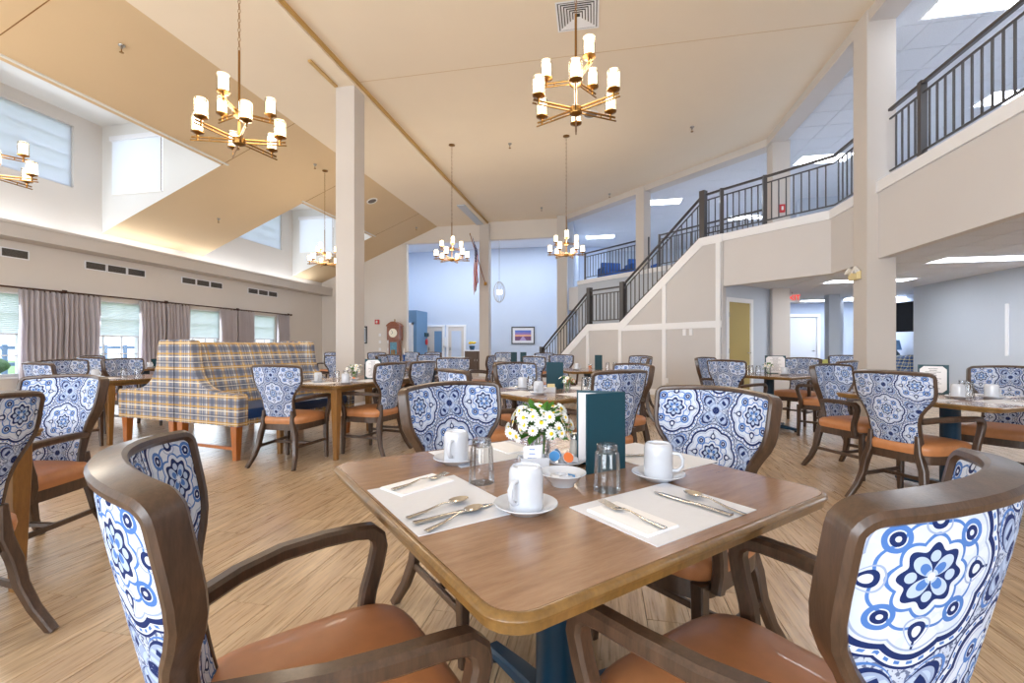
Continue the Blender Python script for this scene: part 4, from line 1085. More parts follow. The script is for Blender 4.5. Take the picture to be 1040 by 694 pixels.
# ---- nearest table
tz = TZ+.0001
item('placemat', MAT, -.405, 1.095, tz, ang(r2, r2), 'white paper placemat under the two spoons and knife', 'placemat', 'white placemats')
item('placemat', MAT, .140, 1.140, tz, ang(-r2, r2), 'white paper placemat beside the glass, fork and knife lying on it', 'placemat', 'white placemats')
item('placemat', MAT, -.410, 1.620, tz, ang(r2, -r2), 'white paper placemat on the far side behind the first mug', 'placemat', 'white placemats')
item('placemat', MAT, .165, 1.680, tz, ang(-r2, -r2), 'white paper placemat on the far side behind the third mug', 'placemat', 'white placemats')
zm = TZ+.0018
item('napkin', npm, -.508, 1.200, zm, ang(.50, .86), 'folded white napkin under the fork near the table corner', 'napkin', 'folded napkins')
item('fork', fkm, -.500, 1.205, zm+.0046, ang(.50, .86), 'silver fork on the napkin near the table corner', 'fork', 'silver cutlery')
item('spoon', spm, -.385, 1.020, zm, ang(.55, .83), 'silver spoon with its bowl uppermost of three pieces on the placemat', 'spoon', 'silver cutlery')
item('knife', knm, -.335, 1.000, zm, ang(.66, .75), 'silver knife lying between the two spoons', 'knife', 'silver cutlery')
item('spoon', spm, -.325, .965, zm, ang(.44, .90), 'silver spoon closest to the camera on the placemat', 'spoon', 'silver cutlery')
item('napkin', npm, .062, 1.058, zm, ang(-.70, .71), 'folded white napkin under the fork beside the tumbler', 'napkin', 'folded napkins')
item('fork', fkm, .062, 1.062, zm+.0046, ang(-.70, .72), 'silver fork on the napkin beside the tumbler', 'fork', 'silver cutlery')
item('knife', knm, .215, 1.180, zm, ang(-.73, .68), 'silver knife crossing the placemat toward the table corner', 'knife', 'silver cutlery')
item('spoon', spm, .270, 1.185, zm, ang(-.62, .78), 'silver spoon beside the knife toward the table corner', 'spoon', 'silver cutlery')
item('napkin', npm, -.36, 1.70, zm, ang(r2, -r2), 'folded white napkin on the far placemat behind the first mug', 'napkin', 'folded napkins')
item('knife', knm, .13, 1.66, zm, ang(-.95, -.1), 'silver knife on the far placemat behind the third mug', 'knife', 'silver cutlery')
mug(-.480, 1.455, -1.6, 'mug nearest the daisies and first placemat')
mug(-.178, 1.062, -1.95, 'mug nearest the camera on the foreground table')
mug(.160, 1.392, -.2, 'mug between the teal menu and the corner placemat')
tumbler(-.340, 1.262, 'between two mugs on the foreground table')
tumbler(.012, 1.262, 'before the teal menu on the foreground table')

def daisy_parts(n=13, r=.022):
    m_ = MB()
    for i in range(n):
        a = 2*PI*i/n; c, s = math.cos(a), math.sin(a)
        pts = [(.004, -.0015, 0), (r*.6, -.0042, .003), (r, -.0022, .001), (r, .0022, .001), (r*.6, .0042, .003), (.004, .0015, 0)]
        k = len(m_.v); m_.v += [(x*c-y*s, x*s+y*c, z) for x, y, z in pts]; m_.f.append(tuple(range(k, k+6)))
    ctr = MB().lathe([(.0065, -.001), (.006, .003), (.0, .0048)], 10)
    return m_.mesh('daisy', 'petal_white'), ctr.mesh('flower_eye', 'yellow_flower', smooth=60)
DAISY, EYE_M = daisy_parts()
LEAF = MB().add([(0, 0, 0), (.012, .018, .004), (.010, .034, .003), (0, .050, -.004), (-.010, .034, .003), (-.012, .018, .004), (0, .022, -.002)], [(0, 1, 6), (1, 2, 6), (2, 3, 6), (3, 4, 6), (4, 5, 6), (5, 0, 6)]).mesh('leaf', 'leaf_green')
VASE = MB().lathe([(.030, 0), (.034, .004), (.036, .07), (.034, .09), (.036, .10)], 20).mesh('vase', 'tumbler_glass', smooth=40)
STEMS = MB()
for q in range(9):
    a = q*2.4; STEMS.tube([(.012*math.cos(a), .012*math.sin(a), .008), (.02*math.cos(a), .02*math.sin(a), .09), (.045*math.cos(a), .045*math.sin(a), .15)], .0016, 5)
STEMM = STEMS.mesh('stems', 'leaf_green')
def bouquet(x, y, z, label, n=24, s=1.0, seed=1, spread=1.0, R=.07):
    rg = random.Random(seed); t = thing('daisy_vase', label, 'flowers', (x, y, z), 0, 'daisy vases'); t.scale = (s, s, s)
    put('vase', VASE, t); put('stems', STEMM, t)
    for i in range(n):
        ph = 2.399963*i+rg.uniform(-.3, .3); el = math.acos(max(-1, 1-(i+.5)/n*1.30))+rg.uniform(-.12, .12); rr = R*(.82+.34*rg.random())
        d = Vector((math.sin(el)*math.cos(ph), math.sin(el)*math.sin(ph), math.cos(el)))
        c = Vector((0, 0, .112))+Vector((d.x*rr*1.15*spread, d.y*rr*1.15*spread, d.z*rr*.85))
        q = (d+Vector((rg.uniform(-.5, .5), rg.uniform(-.5, .5), rg.uniform(-.2, .4)))).to_track_quat('Z', 'Y')
        o = put('daisy', DAISY, t, mw=Matrix.Translation(c) @ q.to_matrix().to_4x4() @ Matrix.Scale(.7+.5*rg.random(), 4))
        put('flower_eye', EYE_M, o)
    for i in range(int(n*1.6)):
        ph = 2.399963*i+.9; el = .2+1.7*rg.random()
        d = Vector((math.sin(el)*math.cos(ph), math.sin(el)*math.sin(ph), math.cos(el)))
        c = Vector((0, 0, .100))+d*R*.45
        put('leaf', LEAF, t, mw=Matrix.Translation(c) @ d.to_track_quat('Y', 'Z').to_matrix().to_4x4() @ Matrix.Scale(R/.07*(.8+.5*rg.random()), 4))
    return t
bouquet(-.212, 1.558, TZ, 'round bunch of white daisies in a glass on the foreground table', 48, 1.0, 3, 1.0, .09)

def menu(x, y, z, f, label, op=.5, w_=.155, h_=.245):
    t = thing('menu', label, 'menu', (x, y, z), math.atan2(-f[0], f[1]), 'standing menus')
    for s in (1, -1):   # two covers hinged on the local -x edge, standing like an open book
        m1 = Matrix.Translation((-w_/2, 0, 0)) @ Matrix.Rotation(s*op/2, 4, 'Z')
        c = MB().box(0, -.003, 0, w_, .003, h_, m1).build('cover', 'menu_teal', t)
        pg = MB(); yo = -.0045*s
        pv = [m1 @ Vector(p) for p in ((.008, yo, .008), (w_-.006, yo, .008), (w_-.006, yo, h_-.008), (.008, yo, h_-.008))]
        pb = [m1 @ Vector(p) for p in ((.008, yo*.6, .008), (w_-.006, yo*.6, .008), (w_-.006, yo*.6, h_-.008), (.008, yo*.6, h_-.008))]
        pg.add(pv+pb, [(0, 1, 2, 3), (0, 1, 5, 4), (1, 2, 6, 5), (2, 3, 7, 6), (3, 0, 4, 7)], [[(0, 0), (1, 0), (1, 1), (0, 1)]]+[[(0, 0)]*4]*4).build('page', 'menu_page', c)
    return t
t = menu(-.005, 1.482, TZ, (0, 1), 'open dark teal menu standing on the foreground table', .85); t.rotation_euler = (0, 0, 3.42)
def menu_stand(x, y, z, f, label, w_=.19, h_=.24):
    t = thing('menu_stand', label, 'menu', (x, y, z), math.atan2(f[0], -f[1]), 'framed menu stands')   # local -y faces the reader
    tl = Matrix.Rotation(-.12, 4, 'X')
    MB().box(-w_/2, 0, 0, w_/2, .008, h_, tl).build('cover', 'menu_teal', t)
    MB().add([tl @ Vector(p) for p in ((-w_/2+.012, -.001, .012), (w_/2-.012, -.001, .012), (w_/2-.012, -.001, h_-.012), (-w_/2+.012, -.001, h_-.012))], [(0, 1, 2, 3)], [[(0, 0), (1, 0), (1, 1), (0, 1)]]).build('page', 'menu_page', t)
    for sx in (-1, 1):
        for z0 in (.010, h_-.010):
            sz = 1 if z0 < .1 else -1
            MB().add([tl @ Vector(p) for p in ((sx*(w_/2-.010), -.0018, z0), (sx*(w_/2-.040), -.0018, z0), (sx*(w_/2-.010), -.0018, z0+sz*.030))], [(0, 1, 2)]).build('corner', 'menu_teal', t)
    MB().box(-w_/2, .0, 0, w_/2, .006, h_*.93, Matrix.Translation((0, .085, 0)) @ Matrix.Rotation(.22, 4, 'X')).build('back_board', 'menu_teal', t)
    return t
# sugar caddy with packets
t = thing('sugar_caddy', 'white china caddy holding paper sugar packets before the daisies', 'caddy', (-.215, 1.425, TZ), .35)
cb = MB()
for (a, b, c, d) in ((-.045, -.028, .045, -.024), (-.045, .024, .045, .028), (-.045, -.024, -.041, .024), (.041, -.024, .045, .024)): cb.box(a, b, 0, c, d, .042)
cb.box(-.041, -.024, 0, .041, .024, .004); cb.build('caddy_body', 'china', t)
for k in range(5):
    MB().add([(-.028, 0, .006), (.028, 0, .006), (.028, .0, .074), (-.028, .0, .074), (-.028, .002, .006), (.028, .002, .006), (.028, .002, .074), (-.028, .002, .074)],
             [(0, 1, 2, 3), (4, 5, 6, 7), (0, 1, 5, 4), (1, 2, 6, 5), (2, 3, 7, 6), (3, 0, 4, 7)], [[(0, 0), (1, 0), (1, 1), (0, 1)]]*6).build('sugar_packet', 'packet_print', t).matrix_local = Matrix.Translation((-.008+.004*k, -.018+.008*k, 0)) @ Matrix.Rotation(.12*(k-2), 4, 'Z') @ Matrix.Rotation(-.22+.06*k, 4, 'X')
# dish of creamer cups and bowl of butter pats
item('dish', SAUCER, -.122, 1.500, TZ, 0, 'white dish of creamer cups beside the teal menu', 'dish', sc_=.92)
CUPP = MB().lathe([(.013, 0), (.016, .018), (.0185, .019), (.0185, .0205), (0, .0205)], 14).mesh('cup', 'china', smooth=40)
LIDB = MB().lathe([(.0, 0), (.0172, 0), (.0172, .0008), (0, .0008)], 14)
lb_, lo_ = LIDB.mesh('foil_lid', 'blue_print'), LIDB.mesh('foil_lid', 'orange_print')
for k, (dx, dy, dz, rx, ry, m_, nm) in enumerate(((-.030, -.020, .022, 1.0, .0, lb_, 'blue lidded creamer cup leaning at the dish rim'), (.006, -.028, .022, 1.0, .4, lo_, 'orange lidded creamer cup in the dish'), (.030, .0, .020, 2.6, .3, None, 'plain creamer cup by the menu side of the dish'),
     (-.012, .016, .020, 2.8, .0, None, 'plain creamer cup at the back of the dish'), (.015, .028, .02, 2.5, 0, None, 'plain creamer cup farthest in the dish'), (-.038, .01, .02, .9, -.4, lb_, 'blue lidded creamer cup next to the daisies'))):
    c = thing('creamer_cup', nm, 'creamer', (-.122+dx, 1.500+dy, TZ+dz+.004), 0, 'creamer cups'); c.rotation_euler = (rx, ry, .3*k)
    put('cup', CUPP, c)
    if m_: put('foil_lid', m_, c, (0, 0, .0206))
item('bowl', BOWL, -.110, 1.285, TZ, 0, 'small white bowl with butter pats in front of the creamer dish', 'bowl')
for k, (dx, dy, a, mn) in enumerate(((-.020, -.012, .3, 'china'), (.010, -.014, 1.1, 'china'), (.022, .008, .2, 'blue_print'), (-.006, .014, .8, 'blue_print'))):
    bp_ = thing('butter_pat', 'wrapped butter pat in the small bowl, %s' % ['blank one nearest us', 'blank one toward the tumbler', 'blue one toward the menu', 'blue one toward the daisies'][k], 'butter pat', (-.110+dx, 1.285+dy, TZ+.0175+.003*(k % 2)), a, 'butter pats')
    bp_.rotation_euler = (.25*(-1)**k, .2, a)
    MB().box(-.014, -.014, 0, .014, .014, .009).build('wrapper', 'china', bp_, bevel=.002); MB().box(-.010, -.006, .009, .010, .006, .0096).build('print', mn if mn != 'china' else 'paper_white', bp_)
for k, (x, y) in enumerate(((-.095, 1.60), (-.055, 1.62))):
    t = thing('shaker', ['glass salt shaker', 'glass pepper shaker'][k]+' behind the creamer dish', 'shaker', (x, y, TZ), 0, 'shakers')
    MB().lathe([(.018, 0), (.02, .004), (.017, .05), (.014, .062), (.014, .066)], 12).build('shaker_body', 'shaker_glass', t, smooth=40); MB().lathe([(.016, .066), (.016, .08), (.010, .088), (0, .089)], 12).build('shaker_cap', 'steel', t, smooth=40)

# ---- other tables
def loc(T, rz, dx, dy): c, s = math.cos(rz), math.sin(rz); return T[0]+dx*c-dy*s, T[1]+dx*s+dy*c
def mats(T, rz, spots, where):
    for k, (dx, dy, a) in enumerate(spots):
        x, y = loc(T, rz, dx, dy)
        item('placemat', MAT, x, y, TZ+.0001, rz+a, 'white placemat %s on the %s' % (['at the near side', 'at the far side', 'along one side', 'along the other side'][k], where), 'placemat', 'white placemats')
w2 = 'second table'
mats(T2, R2_, ((0, -.36, 0), (0, .36, PI), (-.36, 0, PI/2), (.36, 0, -PI/2)), w2)
mug(-.51, 3.66, -1.6, 'mug closest to us on the '+w2); mug(-.72, 4.10, .3, 'mug at the back on the '+w2); mug(-.02, 4.22, 0, 'mug beside the vase on the '+w2)
for k, (x, y) in enumerate(((-.63, 4.02), (-.10, 3.90), (-.15, 4.0))): tumbler(x, y, ['behind the mugs', 'right of the daisies, nearer', 'right of the daisies, farther'][k]+' on the '+w2)
menu(-.43, 4.17, TZ, (.2, -1), 'closed dark green menu standing on the '+w2, .25)
bouquet(-.30, 3.93, TZ, 'small vase of white daisies beside the green menu', 9, .85, 5, .8)
t = thing('packet_holder', 'small white holder with orange packets beside the green menu', 'caddy', (-.43, 3.86, TZ)); MB().box(-.04, -.03, 0, .04, .03, .045).build('holder_body', 'china', t, bevel=.004); MB().box(-.03, -.02, .045, .03, .02, .07).build('packets', 'cream_plastic', t)
w3 = 'booth table'
mats(T3, RP, ((0, -.55, 0), (0, .55, PI), (.27, -.1, -PI/2), (.27, .35, -PI/2)), w3)
mug(-2.62, 4.30, .2, 'mug at the table corner on the '+w3); mug(-3.02, 4.42, -1, 'mug next to the chair back on the '+w3)
for k, (x, y) in enumerate(((-2.88, 4.55), (-2.80, 4.60), (-2.42, 5.3))): tumbler(x, y, ['first of two before the booth', 'second of two before the booth', 'alone at the far end'][k]+' on the '+w3)
bouquet(-2.80, 4.78, TZ, 'bowl of pale green flowers on the booth table', 14, 1.05, 8, 1.1)
menu_stand(-2.70, 5.02, TZ, (.35, -.94), 'white page menu in dark frame on the booth table')
t = thing('condiment_bowl', 'small bowl with an orange packet before the pale flowers', 'bowl', (-2.72, 4.62, TZ)); put('bowl_body', BOWL, t); MB().lathe([(0, .012), (.03, .016), (.03, .035), (0, .05)], 10).build('packet', 'orange_fruit', t, smooth=60)
w4 = 'table beyond the booth'
for k, (x, y) in enumerate(((-5.79, 4.57), (-5.66, 4.63))): tumbler(x, y, ['first one', 'second one'][k]+' on the '+w4)
mats(T4, RP, ((0, -.55, 0), (0, .55, PI)), w4)
mug(-6.08, 4.46, .2, 'mug by the chair, '+w4); mug(-5.44, 4.82, 0, 'mug touching the booth outline on the '+w4); mug(-5.55, 5.0, 0, 'mug half behind the booth on the '+w4)
w6 = 'table at the right edge'
mats(T6, R6_, ((0, -.36, 0), (0, .36, PI), (-.36, 0, -PI/2), (.36, 0, PI/2)), w6)
mug(2.60, 3.98, .4, 'mug before the framed menu on the '+w6); mug(2.84, 4.02, .2, 'mug at the picture edge on the '+w6)
for k, (x, y) in enumerate(((2.72, 4.06), (2.76, 4.17))): tumbler(x, y, ['between the two mugs, nearer', 'between the two mugs, farther'][k]+' on the '+w6)
menu_stand(2.66, 4.34, TZ, (-.55, -.83), 'framed menu page with teal corners on the table at the right edge')
bouquet(2.40, 4.42, TZ, 'low yellow green flowers behind the medallion chair', 8, .7, 9, .8)
t = thing('sauce_dish', 'white dish with yellow packets beside the framed menu', 'dish', (2.50, 4.22, TZ)); put('dish_body', SAUCER, t); MB().box(-.03, -.02, .01, .03, .02, .035).build('packets', 'cream_plastic', t)
for k, (x, y, a) in enumerate(((2.42, 3.92, .9), (2.88, 3.8, .3))):
    item('knife', knm, x, y, TZ+.002, a, ['silver knife by the medallion chair', 'silver knife by the picture edge']["01".index(str(k))]+' on the '+w6, 'knife', 'silver cutlery')
w7 = 'olive door table'
for k, (x, y) in enumerate(((1.98, 6.86), (2.05, 6.95), (2.10, 6.80))): tumbler(x, y, ['leftmost of three', 'middle of three', 'rightmost of three'][k]+' on the '+w7)
bouquet(2.26, 6.90, TZ, 'small bunch of white and yellow flowers on the table before the olive door', 10, .95, 12, .9)
menu_stand(2.42, 7.10, TZ, (-.2, -.98), 'white menu with dark frame on the table before the olive door', .26, .26); mug(2.42, 6.78, .3, 'mug beside the flowers on the '+w7)
w11 = 'table below the stairs'
menu(-.06, 7.75, TZ, (-.75, -.66), 'tall dark menu upright on the table below the stairs', .3)
mug(-.42, 7.55, 0, 'mug left of the menu on the '+w11); tumbler(.08, 7.62, 'right of the menu on the '+w11); tumbler(.2, 7.7, 'second right of the menu on the '+w11)
t = thing('juice_glass', 'small glass of orange juice beside the upright menu', 'glass', (-.2, 7.6, TZ)); MB().lathe([(.028, 0), (.033, .1)], 14).build('glass_wall', 'tumbler_glass', t, smooth=40); MB().lathe([(0, .004), (.026, .004), (.030, .075), (0, .075)], 14).build('juice', 'orange_fruit', t, smooth=40)
w12 = 'sunset picture table'
menu(-1.95, 11.25, TZ, (.1, -1), 'black menu on the table below the sunset picture, on its far side', .3); menu(-2.2, 11.3, TZ, (.1, -1), 'black menu on the table below the sunset picture, toward the column', .3)
mug(-2.45, 11.2, 0, 'mug on the '+w12); mug(-2.62, 11.4, 0, 'second mug on the '+w12)
w10 = 'blue door table'
mug(-3.25, 7.85, 0, 'first mug on the '+w10); mug(-3.02, 7.95, 0, 'second mug on the '+w10); mug(-2.90, 8.2, 0, 'third mug on the '+w10); tumbler(-2.85, 7.95, 'on the '+w10)
menu(-2.98, 8.45, TZ, (.2, -1), 'dark folded menu lying open on the small far table', .3, .16, .12)
w9 = 'far table before the clock'
mug(-5.45, 11.1, 0, 'mug on the '+w9); mug(-8.3, 6.75, 0, 'mug on the table under the curtains'); mug(-7.98, 6.75, 0, 'mug close to the booth outline on the table under the curtains')
menu(-8.2, 7.05, TZ, (.6, -.8), 'small black and white menu on the table under the curtains', 1.0, .15, .16)
t = thing('candle_holder', 'blue glass candle holder above a far chair back', 'candle', (-5.2, 11.35, TZ)); MB().lathe([(.04, 0), (.045, .01), (.02, .03), (.03, .12), (.04, .17)], 14).build('holder', 'royal_blue', t, smooth=40); MB().lathe([(.012, .16), (.012, .34), (0, .345)], 8).build('candle_stick', 'petal_white', t)

# ------------------------------------------------------------------ chandeliers
RL, RU = .365, .265
ch_parts = {}
def shade_mesh(): return MB().lathe([(.052, .0), (.053, .02), (.053, .14), (.050, .155)], 20).mesh('shade', 'lamp_glass', smooth=40)
SH = shade_mesh(); DIFF = MB().lathe([(.030, .004), (.040, .012), (.040, .125), (.032, .138), (0, .14)], 18).mesh('diffuser', 'shade_glow', smooth=50)
CUP = MB().lathe([(0, -.028), (.012, -.028), (.03, -.016), (.054, -.008), (.056, .0), (.05, .004), (0, .004)], 18).mesh('shade_cup', 'brass', smooth=40)
def arm_mesh(R): return MB().tube([(.03, 0, .012), (R+.05, 0, .012)], .009, 8).tube([(.05, 0, -.018), (R+.06, 0, -.018)], .007, 8).tube([(R*.72, 0, -.018), (R*.72, 0, .012)], .005, 6).tube([(R, 0, -.02), (R, 0, .04)], .009, 8).mesh('arm', 'brass', smooth=40)
AL, AU = arm_mesh(RL), arm_mesh(RU)
HUB = MB().lathe([(0, -.05), (.02, -.048), (.052, -.034), (.058, -.02), (.058, .02), (.03, .034), (.016, .05)], 20).mesh('hub', 'brass', smooth=35)
LINK = MB()
for k in range(16):
    a, b = 2*PI*k/16, 2*PI*(k+1)/16
LK = MB().tube([(.010*math.cos(2*PI*k/12), 0, .022*math.sin(2*PI*k/12)) for k in range(13)], .0032, 5).mesh('chain_link', 'brass', smooth=60)
def chandelier(x, y, zh, zc, rot, label, power):
    t = thing('chandelier', label, 'chandelier', (x, y, zh), rot, 'brass nine light chandeliers')
    put('hub', HUB, t); put('hub', HUB, t, (0, 0, .26))
    MB().tube([(0, 0, 0), (0, 0, .86)], .011, 8).build('stem', 'brass', t, smooth=40)
    MB().lathe([(.075, 0), (.075, -.012), (.02, -.03), (0, -.03)], 20, (0, 0, zc-zh)).build('canopy', 'brass', t, smooth=35)
    n = int((zc-zh-.03-.86)/.045); ch = MB(); up = Matrix.Identity(4)
    base = LK
    for k in range(n):
        rz = (k % 2)*PI/2
        for vtx in ():
            pass
        src = [v.co for v in base.vertices]; fs = [tuple(p.vertices) for p in base.polygons]
        mt = Matrix.Translation((0, 0, .88+k*.045)) @ Matrix.Rotation(rz, 4, 'Z')
        ch.add([mt @ c for c in src], fs)
    if n: c = ch.build('chain', 'brass', t); c['kind'] = 'stuff'
    for k in range(9):
        low = k < 6; a = (k*PI/3) if low else ((k-6)*2*PI/3+.43)
        R, z, me = (RL, 0, AL) if low else (RU, .26, AU)
        ar = put('arm', me, t, (0, 0, z), a)
        cx, cy = R*math.cos(a), R*math.sin(a)
        s = put('shade', SH, t, (cx, cy, z+.062)); put('diffuser', DIFF, s); put('shade_cup', CUP, t, (cx, cy, z+.062))
    d = bpy.data.lights.new('chandelier_glow', 'POINT'); d.energy = power; d.color = (1.0, .85, .66); d.shadow_soft_size = .32
    o = bpy.data.objects.new('chandelier_glow', d); COL.objects.link(o); o.parent = t; o.location = (0, 0, .20)
    return t
PWR = 55
chandelier(-3.40, 3.75, 3.10, CE+.07, .35, 'brass chandelier hanging above the plaid booth, large', PWR)
chandelier(-.235, 4.10, 3.25, CE+.07, .576, 'brass chandelier hanging over the middle below the ceiling vent, large', PWR)
chandelier(-3.47, 10.2, 3.18, CE+.07, .5, 'far brass chandelier left of the flag', PWR)
chandelier(-.80, 10.27, 3.20, CE+.07, .2, 'far brass chandelier in front of the gallery rail', PWR)
chandelier(-7.06, 4.05, 3.15, zs(-7.06), .6, 'brass chandelier half cut by the left edge', PWR)
chandelier(-6.87, 10.33, 3.22, zs(-6.87), .3, 'brass chandelier before the farther dormer, beside the column', PWR)
# oval pendant lantern in the far lobby
t = thing('pendant_lantern', 'oval wire pendant lantern in the blue lobby', 'pendant light', (-4.12, 18.04, 3.35))
MB().tube([(0, 0, .45), (0, 0, 2.5)], .006, 6).build('cord', 'black_plastic', t)
for k in range(4):
    a = k*PI/4
    MB().tube([(.24*math.sin(b)*math.cos(a), .24*math.sin(b)*math.sin(a), -.42*math.cos(b)) for b in [2*PI*j/24 for j in range(25)]], .010, 5).build('cage_hoop', 'nickel', t, smooth=60)
for k in range(3): MB().lathe([(0, -.1), (.03, -.09), (.03, .06), (0, .1)], 8, (.09*math.cos(k*2.1), .09*math.sin(k*2.1), 0)).build('candle_lamp', 'shade_glow', t, smooth=60)
MB().lathe([(0, 0), (.06, 0), (.06, .03), (0, .03)], 12, (0, 0, 2.47)).build('canopy', 'nickel', t)

# ------------------------------------------------------------------ ceiling fittings
def sprinkler(x, y, z, label):
    t = thing('sprinkler', label, 'sprinkler', (x, y, z), .4, 'ceiling sprinklers')
    MB().lathe([(.045, 0), (.04, -.012), (.015, -.02), (.015, -.05), (0, -.05)], 12).build('escutcheon', 'nickel', t, smooth=40)
    MB().lathe([(0, -.11), (.028, -.108), (.028, -.10), (.006, -.095), (.006, -.05)], 12).build('deflector', 'brass', t)
for x, y, z, lb in ((-2.12, 10.4, CE+.07, 'small sprinkler between the two far chandeliers'), (-2.04, 15.4, CE+.07, 'small sprinkler close to the far header'), (.21, 14.42, CE+.07, 'small sprinkler near the gallery header corner'),
                    (1.89, 10.37, CE+.07, 'small sprinkler on the flat ceiling toward the gallery bend'), (-6.91, 5.42, zs(-6.91), 'sprinkler on the tan slope above the nearer dormer'), (-6.86, 9.92, zs(-6.86), 'sprinkler on the slope beside the hanging chandelier canopy'),
                    (-9.66, 9.98, zs(-9.66), 'sprinkler low on the slope between the dormers'), (-6.82, 15.97, zs(-6.82), 'sprinkler at the far end of the slope')): sprinkler(x, y, z, lb)
for x, y, z, ry, lb in ((-6.87, 12.73, zs(-6.87), math.atan(-SL), 'round grey ceiling speaker on the slope past the column'), (-.24, 9.40, CE+.07, 0, 'round white ceiling speaker below the large middle chandelier')):
    t = thing('ceiling_speaker', lb, 'ceiling speaker', (x, y, z)); t.rotation_euler = (0, ry, 0)
    MB().lathe([(.17, 0), (.165, -.015), (.13, -.018), (.13, -.01)], 24).build('rim', 'plate_white', t, smooth=30); MB().lathe([(0, -.014), (.13, -.010)], 24).build('mesh_cover', 'grille_grey', t)
t = thing('ceiling_vent', 'square white ceiling air diffuser with nested louvres above the chandelier', 'air vent', (-.35, 6.55, CE+.07), .02)
for k in range(7):      # nested square louvres, each a tilted ring
    ao = .30-.04*k; ai = ao-.026; zo, zi = (-.014, -.004) if k else (-.012, -.012); rg_ = MB()
    for q in range(4):
        mt = Matrix.Rotation(q*PI/2, 4, 'Z')
        rg_.add([mt @ Vector(p) for p in ((-ao, -ao, zo), (ao, -ao, zo), (ai, -ai, zi), (-ai, -ai, zi), (-ao, -ao, zo+.004), (ao, -ao, zo+.004), (ai, -ai, zi+.004), (-ai, -ai, zi+.004))], [(0, 1, 2, 3), (4, 5, 6, 7), (0, 1, 5, 4), (2, 3, 7, 6), (1, 2, 6, 5), (3, 0, 4, 7)])
    rg_.build('louvre' if k else 'frame', 'trim_white', t)
MB().box(-.29, -.29, -.003, .29, .29, -.0015).build('duct_back', 'dark_slot', t)
t = thing('emergency_light', 'cream emergency light with two lamps on the tall column', 'emergency light', (3.64, 7.50, 2.17))
MB().box(-.06, -.12, -.06, 0, .12, .06).build('housing', 'cream_plastic', t, bevel=.01)
for s in (-1, 1): MB().lathe([(0, -.05), (.04, -.04), (.055, .03), (.0, .03)], 14).build('lamp_head', 'plate_white', t, smooth=40).matrix_local = Matrix.Translation((-.06, s*.08, .07)) @ Matrix.Rotation(-1.1, 4, 'Y')

# ------------------------------------------------------------------ flag on the far column
t = thing('flag', 'American flag hanging from a slanted staff on the far column', 'flag', (-4.4, 16.59, 3.5))
p0, p1 = Vector((.08, 0, 0)), Vector((-.36, -.55, 1.75))
MB().tube([p0, p1], .014, 8).build('staff', 'clock_wood', t); MB().lathe([(0, -.03), (.03, 0), (0, .05)], 10, tuple(p1)).build('finial', 'brass', t, smooth=60)
MB().box(.03, -.03, -.06, .13, .03, .06).build('bracket', 'brass', t)
fm = MB(); NU, NV = 22, 10
for i in range(NU+1):
    for j in range(NV+1):
        uu, vv = i/NU, j/NV; top = p1.lerp(p0, .03+.40*(1-vv))
        x = top.x+(vv-.35)*(.10+.30*min(1, uu*3))+.03*math.sin(uu*7+vv*5)*uu; y = top.y*(1-uu*.5)-.2*uu*.5+.08*math.sin(vv*10+1+uu*2)*min(1, uu*2)
        fm.v.append((x, y, top.z-uu*(1.70-.25*(1-vv))))
for i in range(NU):
    for j in range(NV):
        a = i*(NV+1)+j; fm.f.append((a, a+1, a+NV+2, a+NV+1)); fm.uv[len(fm.f)-1] = [(i/NU, j/NV), (i/NU, (j+1)/NV), ((i+1)/NU, (j+1)/NV), ((i+1)/NU, j/NV)]
o = fm.build('flag_cloth', 'flag_cloth', t, smooth=80); o.modifiers.new('thick', 'SOLIDIFY').thickness = .004

# ------------------------------------------------------------------ far wall furnishings
yw = 21.4
for k, (x, lb) in enumerate(((-8.15, 'framed lobby door with blue glass nearest the partition'), (-7.05, 'framed lobby door with pale glass beside the column'))):
    t = thing('door_%d' % (3+k), lb, 'door', (x, yw, 0)); t['kind'] = 'structure'
    f = MB()
    for (a, b, c, d) in ((-.5, -.4, 0, 2.2), (.4, .5, 0, 2.2), (-.4, .4, 2.1, 2.2)): f.box(a, -.06, c, b, .02, d)
    f.build('door_frame', 'trim_white', t); MB().box(-.4, -.03, 0, .4, .0, 2.1).build('door_leaf', 'column_beige' if k == 0 else 'column_beige', t)
    MB().box(-.02 if k == 0 else -.24, -.045, .3, .36 if k == 0 else .26, -.03, 1.9).build('pane', ['wall_dark_blue', 'wall_blue'][k], t); MB().box(-.33, -.06, .95, -.28, -.03, 1.1).build('handle', 'nickel', t)
t = thing('door_5', 'white door in the deep blue partition', 'door', (-8.75, 19.0, 0)); t['kind'] = 'structure'
MB().box(-.42, -.04, 0, .42, .0, 2.1).build('door_leaf', 'door_white', t); MB().box(-.5, -.05, 0, -.42, .0, 2.2).box(.42, -.05, 0, .5, .0, 2.2).box(-.5, -.05, 2.1, .5, 0, 2.2).build('door_frame', 'trim_white', t)
def framed(name, x, y, z0, z1, w_, mat, label, rz=0, mount=.12, parentless=None):
    t = thing(name, label, 'picture', (x, y, z0), rz); h_ = z1-z0; f = MB(); q = .05
    for (a, b, c, d) in ((-w_/2, w_/2, 0, q), (-w_/2, w_/2, h_-q, h_), (-w_/2, -w_/2+q, q, h_-q), (w_/2-q, w_/2, q, h_-q)): f.box(a, -.04, c, b, 0, d)
    f.build('frame', 'black_plastic', t); MB().box(-w_/2+q, -.02, q, w_/2-q, -.01, h_-q).build('mount', 'paper_white', t)
    a, b = w_/2-q-mount, mount+q
    MB().add([(-a, -.022, b), (a, -.022, b), (a, -.022, h_-b), (-a, -.022, h_-b)], [(0, 1, 2, 3)], [[(0, 0), (1, 0), (1, 1), (0, 1)]]).build('print', mat, t); return t
